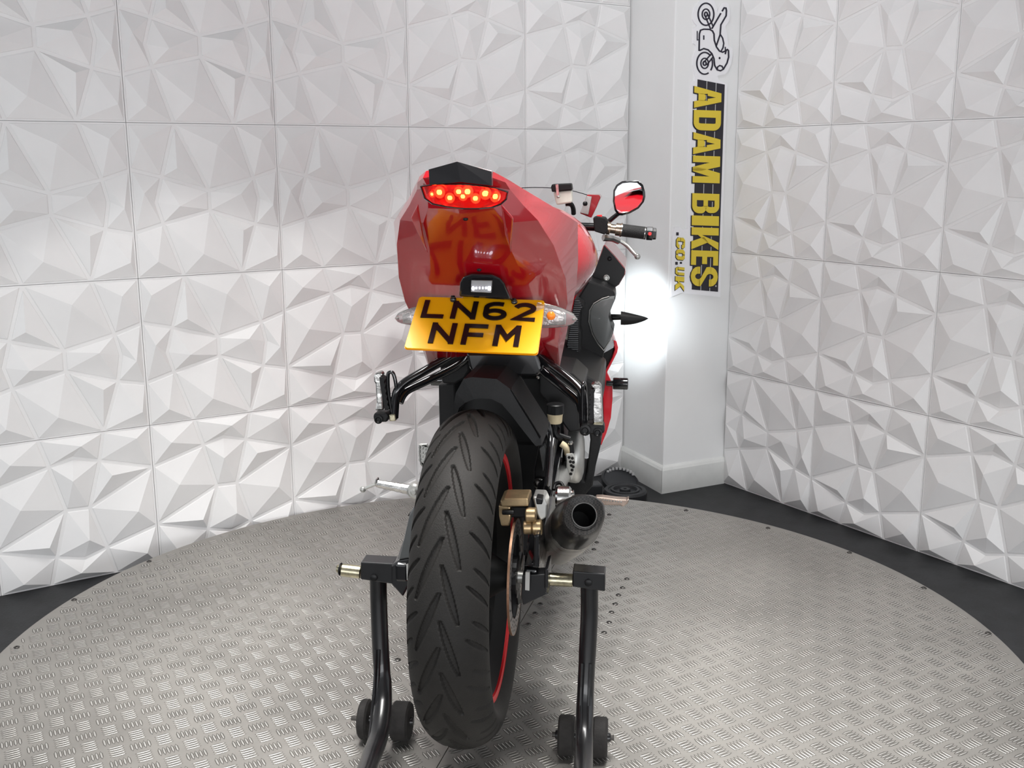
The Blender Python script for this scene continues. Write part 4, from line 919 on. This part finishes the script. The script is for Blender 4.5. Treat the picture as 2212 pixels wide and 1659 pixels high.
# front annulus to opening
circ=[(math.cos(math.atan2(z,x))*.60,math.sin(math.atan2(z,x))*.60) for x,z in hexo]
mb.loft([exring(.000,hexo,RE*.98),exring(.003,circ,RE)],cap=False); mb.build('carbon_end_cap',M_carbon,ex,smooth=35)
mb=MB(); mb.lathe(E0-exa*.0015,exa,[(0,RE*.64),(0,RE*.59),(.004,RE*.59),(.004,RE*.64)],32,closed=True); mb.build('outlet_ring',M_chrome,ex,smooth=40)
mb=MB(); mb.lathe(E0+exa*.001,exa,[(0,RE*.59),(.07,RE*.55),(.07,.001)],32); 
me=MB(); me.loft([[p for p in exring(.001,circ,RE)],exring(.07,circ,RE*.92)],cap=False); me.loft([exring(.07,circ,RE*.92),exring(.0701,circ,RE*.01)],cap=False); me.build('outlet_bore',M_blk,ex,smooth=50)
mb=MB(); mb.loft([exring(.084,hexo,RE*1.37),exring(.089,hexo,RE*1.37)],cap=False); mb.build('cap_seam',M_chrome,ex,smooth=40)
mb=MB(); mb.loft([exring(.088,hexo,RE*1.34),exring(.20,hexo,RE*1.36),exring(.205,hexo,RE*1.36),exring(.33,hexo,RE*1.2),exring(.40,hexo,RE*.6)]); mb.build('can',M_silver_can,ex,smooth=35)
for t in (.118,.16): 
    mb=MB(); mb.loft([exring(t,hexo,RE*1.355),exring(t+.003,hexo,RE*1.37),exring(t+.006,hexo,RE*1.355)],cap=False); mb.build('can_band',M_silver_can,ex,smooth=40)
# hanger clamp above the can
mb=MB(); mb.lathe(L(1201,1074,.12),(1,0,0),[(0,.020),(.004,.0225),(.026,.0225),(.030,.018)],24); mb.build('exhaust_mount',M_chrome,bike,smooth=30)
tubes([(1218,1070,.12),(1240,1068,.12)],.009,'mount_bolt',M_chrome,10)
tubes([(1196,1058,.14),(1200,1046,.15),(1212,1044,.15),(1220,1060,.14)],.004,'mount_bracket',M_blk,8)
# ------------------------------------------------------------------ paddock stand
def W_(px,py,s): p=L(px,py,s); q=BO+BR*p.x+BF*p.y; return Vector((q.x,q.y,p.z))
so_=BO-BF*0.02
ps=empty('paddock_stand',(so_.x,so_.y,0),-TH); tag(ps,'black steel rear paddock stand on four small wheels lifting the motorcycle','stand')
PS=Vector((0,-0.02,0))
def LP(px,py,s): return L(px,py,s)-PS
def sprism(pts,s0,s1,name,M,par=ps,bevel=0):
    mb=MB(); mb.prism([LP(x,y,s0) for x,y in pts],(0,s1-s0,0)); return mb.build(name,M,par,bevel=bevel)
def post(pts,rx,name):
    # flattened tube
    P=smoothline([LP(*p) for p in pts],5); rings=[]
    for i,p in enumerate(P):
        d=(P[min(i+1,len(P)-1)]-P[max(i-1,0)]).normalized(); u=Vector((1,0,0)); u=(u-d*u.dot(d)).normalized(); v=d.cross(u)
        r=rx[min(len(rx)-1,int(i/5))]
        rings.append([p+u*r*math.cos(2*PI*k/16)+v*r*0.9*math.sin(2*PI*k/16) for k in range(16)])
    mb=MB(); mb.loft(rings); return mb.build(name,M_stand,ps,smooth=50)
post([(817,1245,.0),(818,1300,.0),(822,1400,-.01),(826,1470,-.025),(826,1530,-.06),(818,1590,-.12),(800,1640,-.20),(782,1690,-.30)],[.0165,.0165,.0165,.018,.019,.018,.017,.016],'post')
post([(1273,1265,.0),(1273,1330,.0),(1268,1430,-.01),(1264,1520,-.03),(1262,1600,-.08),(1260,1660,-.16),(1256,1720,-.28)],[.0165,.0165,.0160,.0165,.017,.017,.016],'post')
# stiffening channels on the posts
def channel(pts,w,name):
    P=smoothline([LP(*q) for q in pts],5)
    for dx in (-w,w):
        mb=MB(); mb.tube([p+Vector((dx,-.0145,.004)) for p in P],.0030,6); mb.build(name,M_stand,ps)
channel([(1268,1430,-.01),(1264,1520,-.03),(1262,1600,-.08),(1260,1660,-.16)],.0075,'stiffener_rib')
channel([(820,1400,-.01),(817,1470,-.025),(812,1530,-.06),(806,1590,-.12),(794,1640,-.20)],.0035,'stiffener_rib')
sprism([(779,1214),(850,1218),(848,1262),(779,1252)],-.02,.02,'cross_tube',M_stand,bevel=.002)
sprism([(1237,1234),(1307,1240),(1307,1278),(1237,1268)],-.02,.02,'cross_tube',M_stand,bevel=.002)
def pin(x0,y0,x1,y1,r,name,M,s=0):
    a=LP(x0,y0,s);b=LP(x1,y1,s); mb=MB(); ln=(b-a).length; mb.lathe(a,b-a,[(0,r*.85),(.002,r),(ln-.001,r),(ln,r*.9)],24); return mb.build(name,M,ps,smooth=40)
pin(738,1231,780,1236,.0125,'roller',M_brass); pin(728,1228,738,1229,.008,'roller_end',M_brass); pin(733,1229,737,1229.5,.0125,'roller_clip',M_blk)
pin(1181,1251,1238,1254,.0125,'roller',M_brass)
sprism([(845,1222),(862,1210),(885,1206),(884,1262),(870,1290),(845,1262)],-.03,.02,'paddle',M_stand,bevel=.003)
sprism([(1128,1243),(1185,1240),(1180,1280),(1185,1282),(1130,1308),(1126,1290)],-.045,-.01,'paddle',M_stand,bevel=.003)
sprism([(1176,1232),(1184,1228),(1184,1270),(1176,1272)],-.05,.02,'paddle_lip',M_stand,bevel=.002)
for x,y,n_ in ((808,1247,'clamp_bolt'),(1271,1258,'clamp_bolt')):
    mb=MB(); mb.lathe(LP(x,y,-.02),(0,-1,0),[(0,.007),(.004,.007),(.005,.005)],12); mb.build(n_,M_blk,ps,smooth=30)
def castor(pxs,py0,py1,s):
    x0,x1=pxs; c=LP((x0+x1)/2,(py0+py1)/2,s); hw=(x1-x0)/2/F_PX*(BY+s); r=.0385; c.z=r+.0014
    w_=empty('castor',(0,0,0),0,ps); mb=MB(); mb.lathe(c-Vector((hw,0,0)),(1,0,0),[(0,r*.55),(0,r*.9),(.004,r),(2*hw-.004,r),(2*hw,r*.9),(2*hw,r*.55)],32); mb.build('wheel_tyre',M_wheelr,w_,smooth=35)
    mb=MB(); mb.lathe(c-Vector((hw+.006,0,0)),(1,0,0),[(0,.008),(.003,.0095),(2*hw+.009,.0095),(2*hw+.012,.008)],12); mb.build('wheel_hub',M_stand,w_,smooth=30)
    return c
c1=castor((777,800),1500,1578,.015); c2=castor((846,889),1505,1592,.015); c3=castor((1205,1243),1524,1610,.0); c4=castor((1279,1314),1530,1615,.0)
mb=MB(); mb.lathe(c1-Vector((.028,0,0)),(c2-c1),[(0,.005),((c2-c1).length+.05,.005)],10); mb.build('wheel_axle',M_screw,ps)
mb=MB(); mb.lathe(c3-Vector((.028,0,0)),(c4-c3),[(0,.005),((c4-c3).length+.055,.005)],10); mb.build('wheel_axle',M_screw,ps)
# base loop joining both posts behind (out of frame below)
a=LP(782,1690,-.30); b=LP(1256,1720,-.28)
mb=MB(); mb.tube(smoothline([a,a+Vector((.02,-.12,.0)),Vector((a.x+.12,a.y-.20,a.z+.01)),Vector((b.x-.12,b.y-.22,b.z+.01)),b+Vector((-.02,-.14,.0)),b],5),.0165,12); mb.build('handle_bar',M_stand,ps,smooth=50)
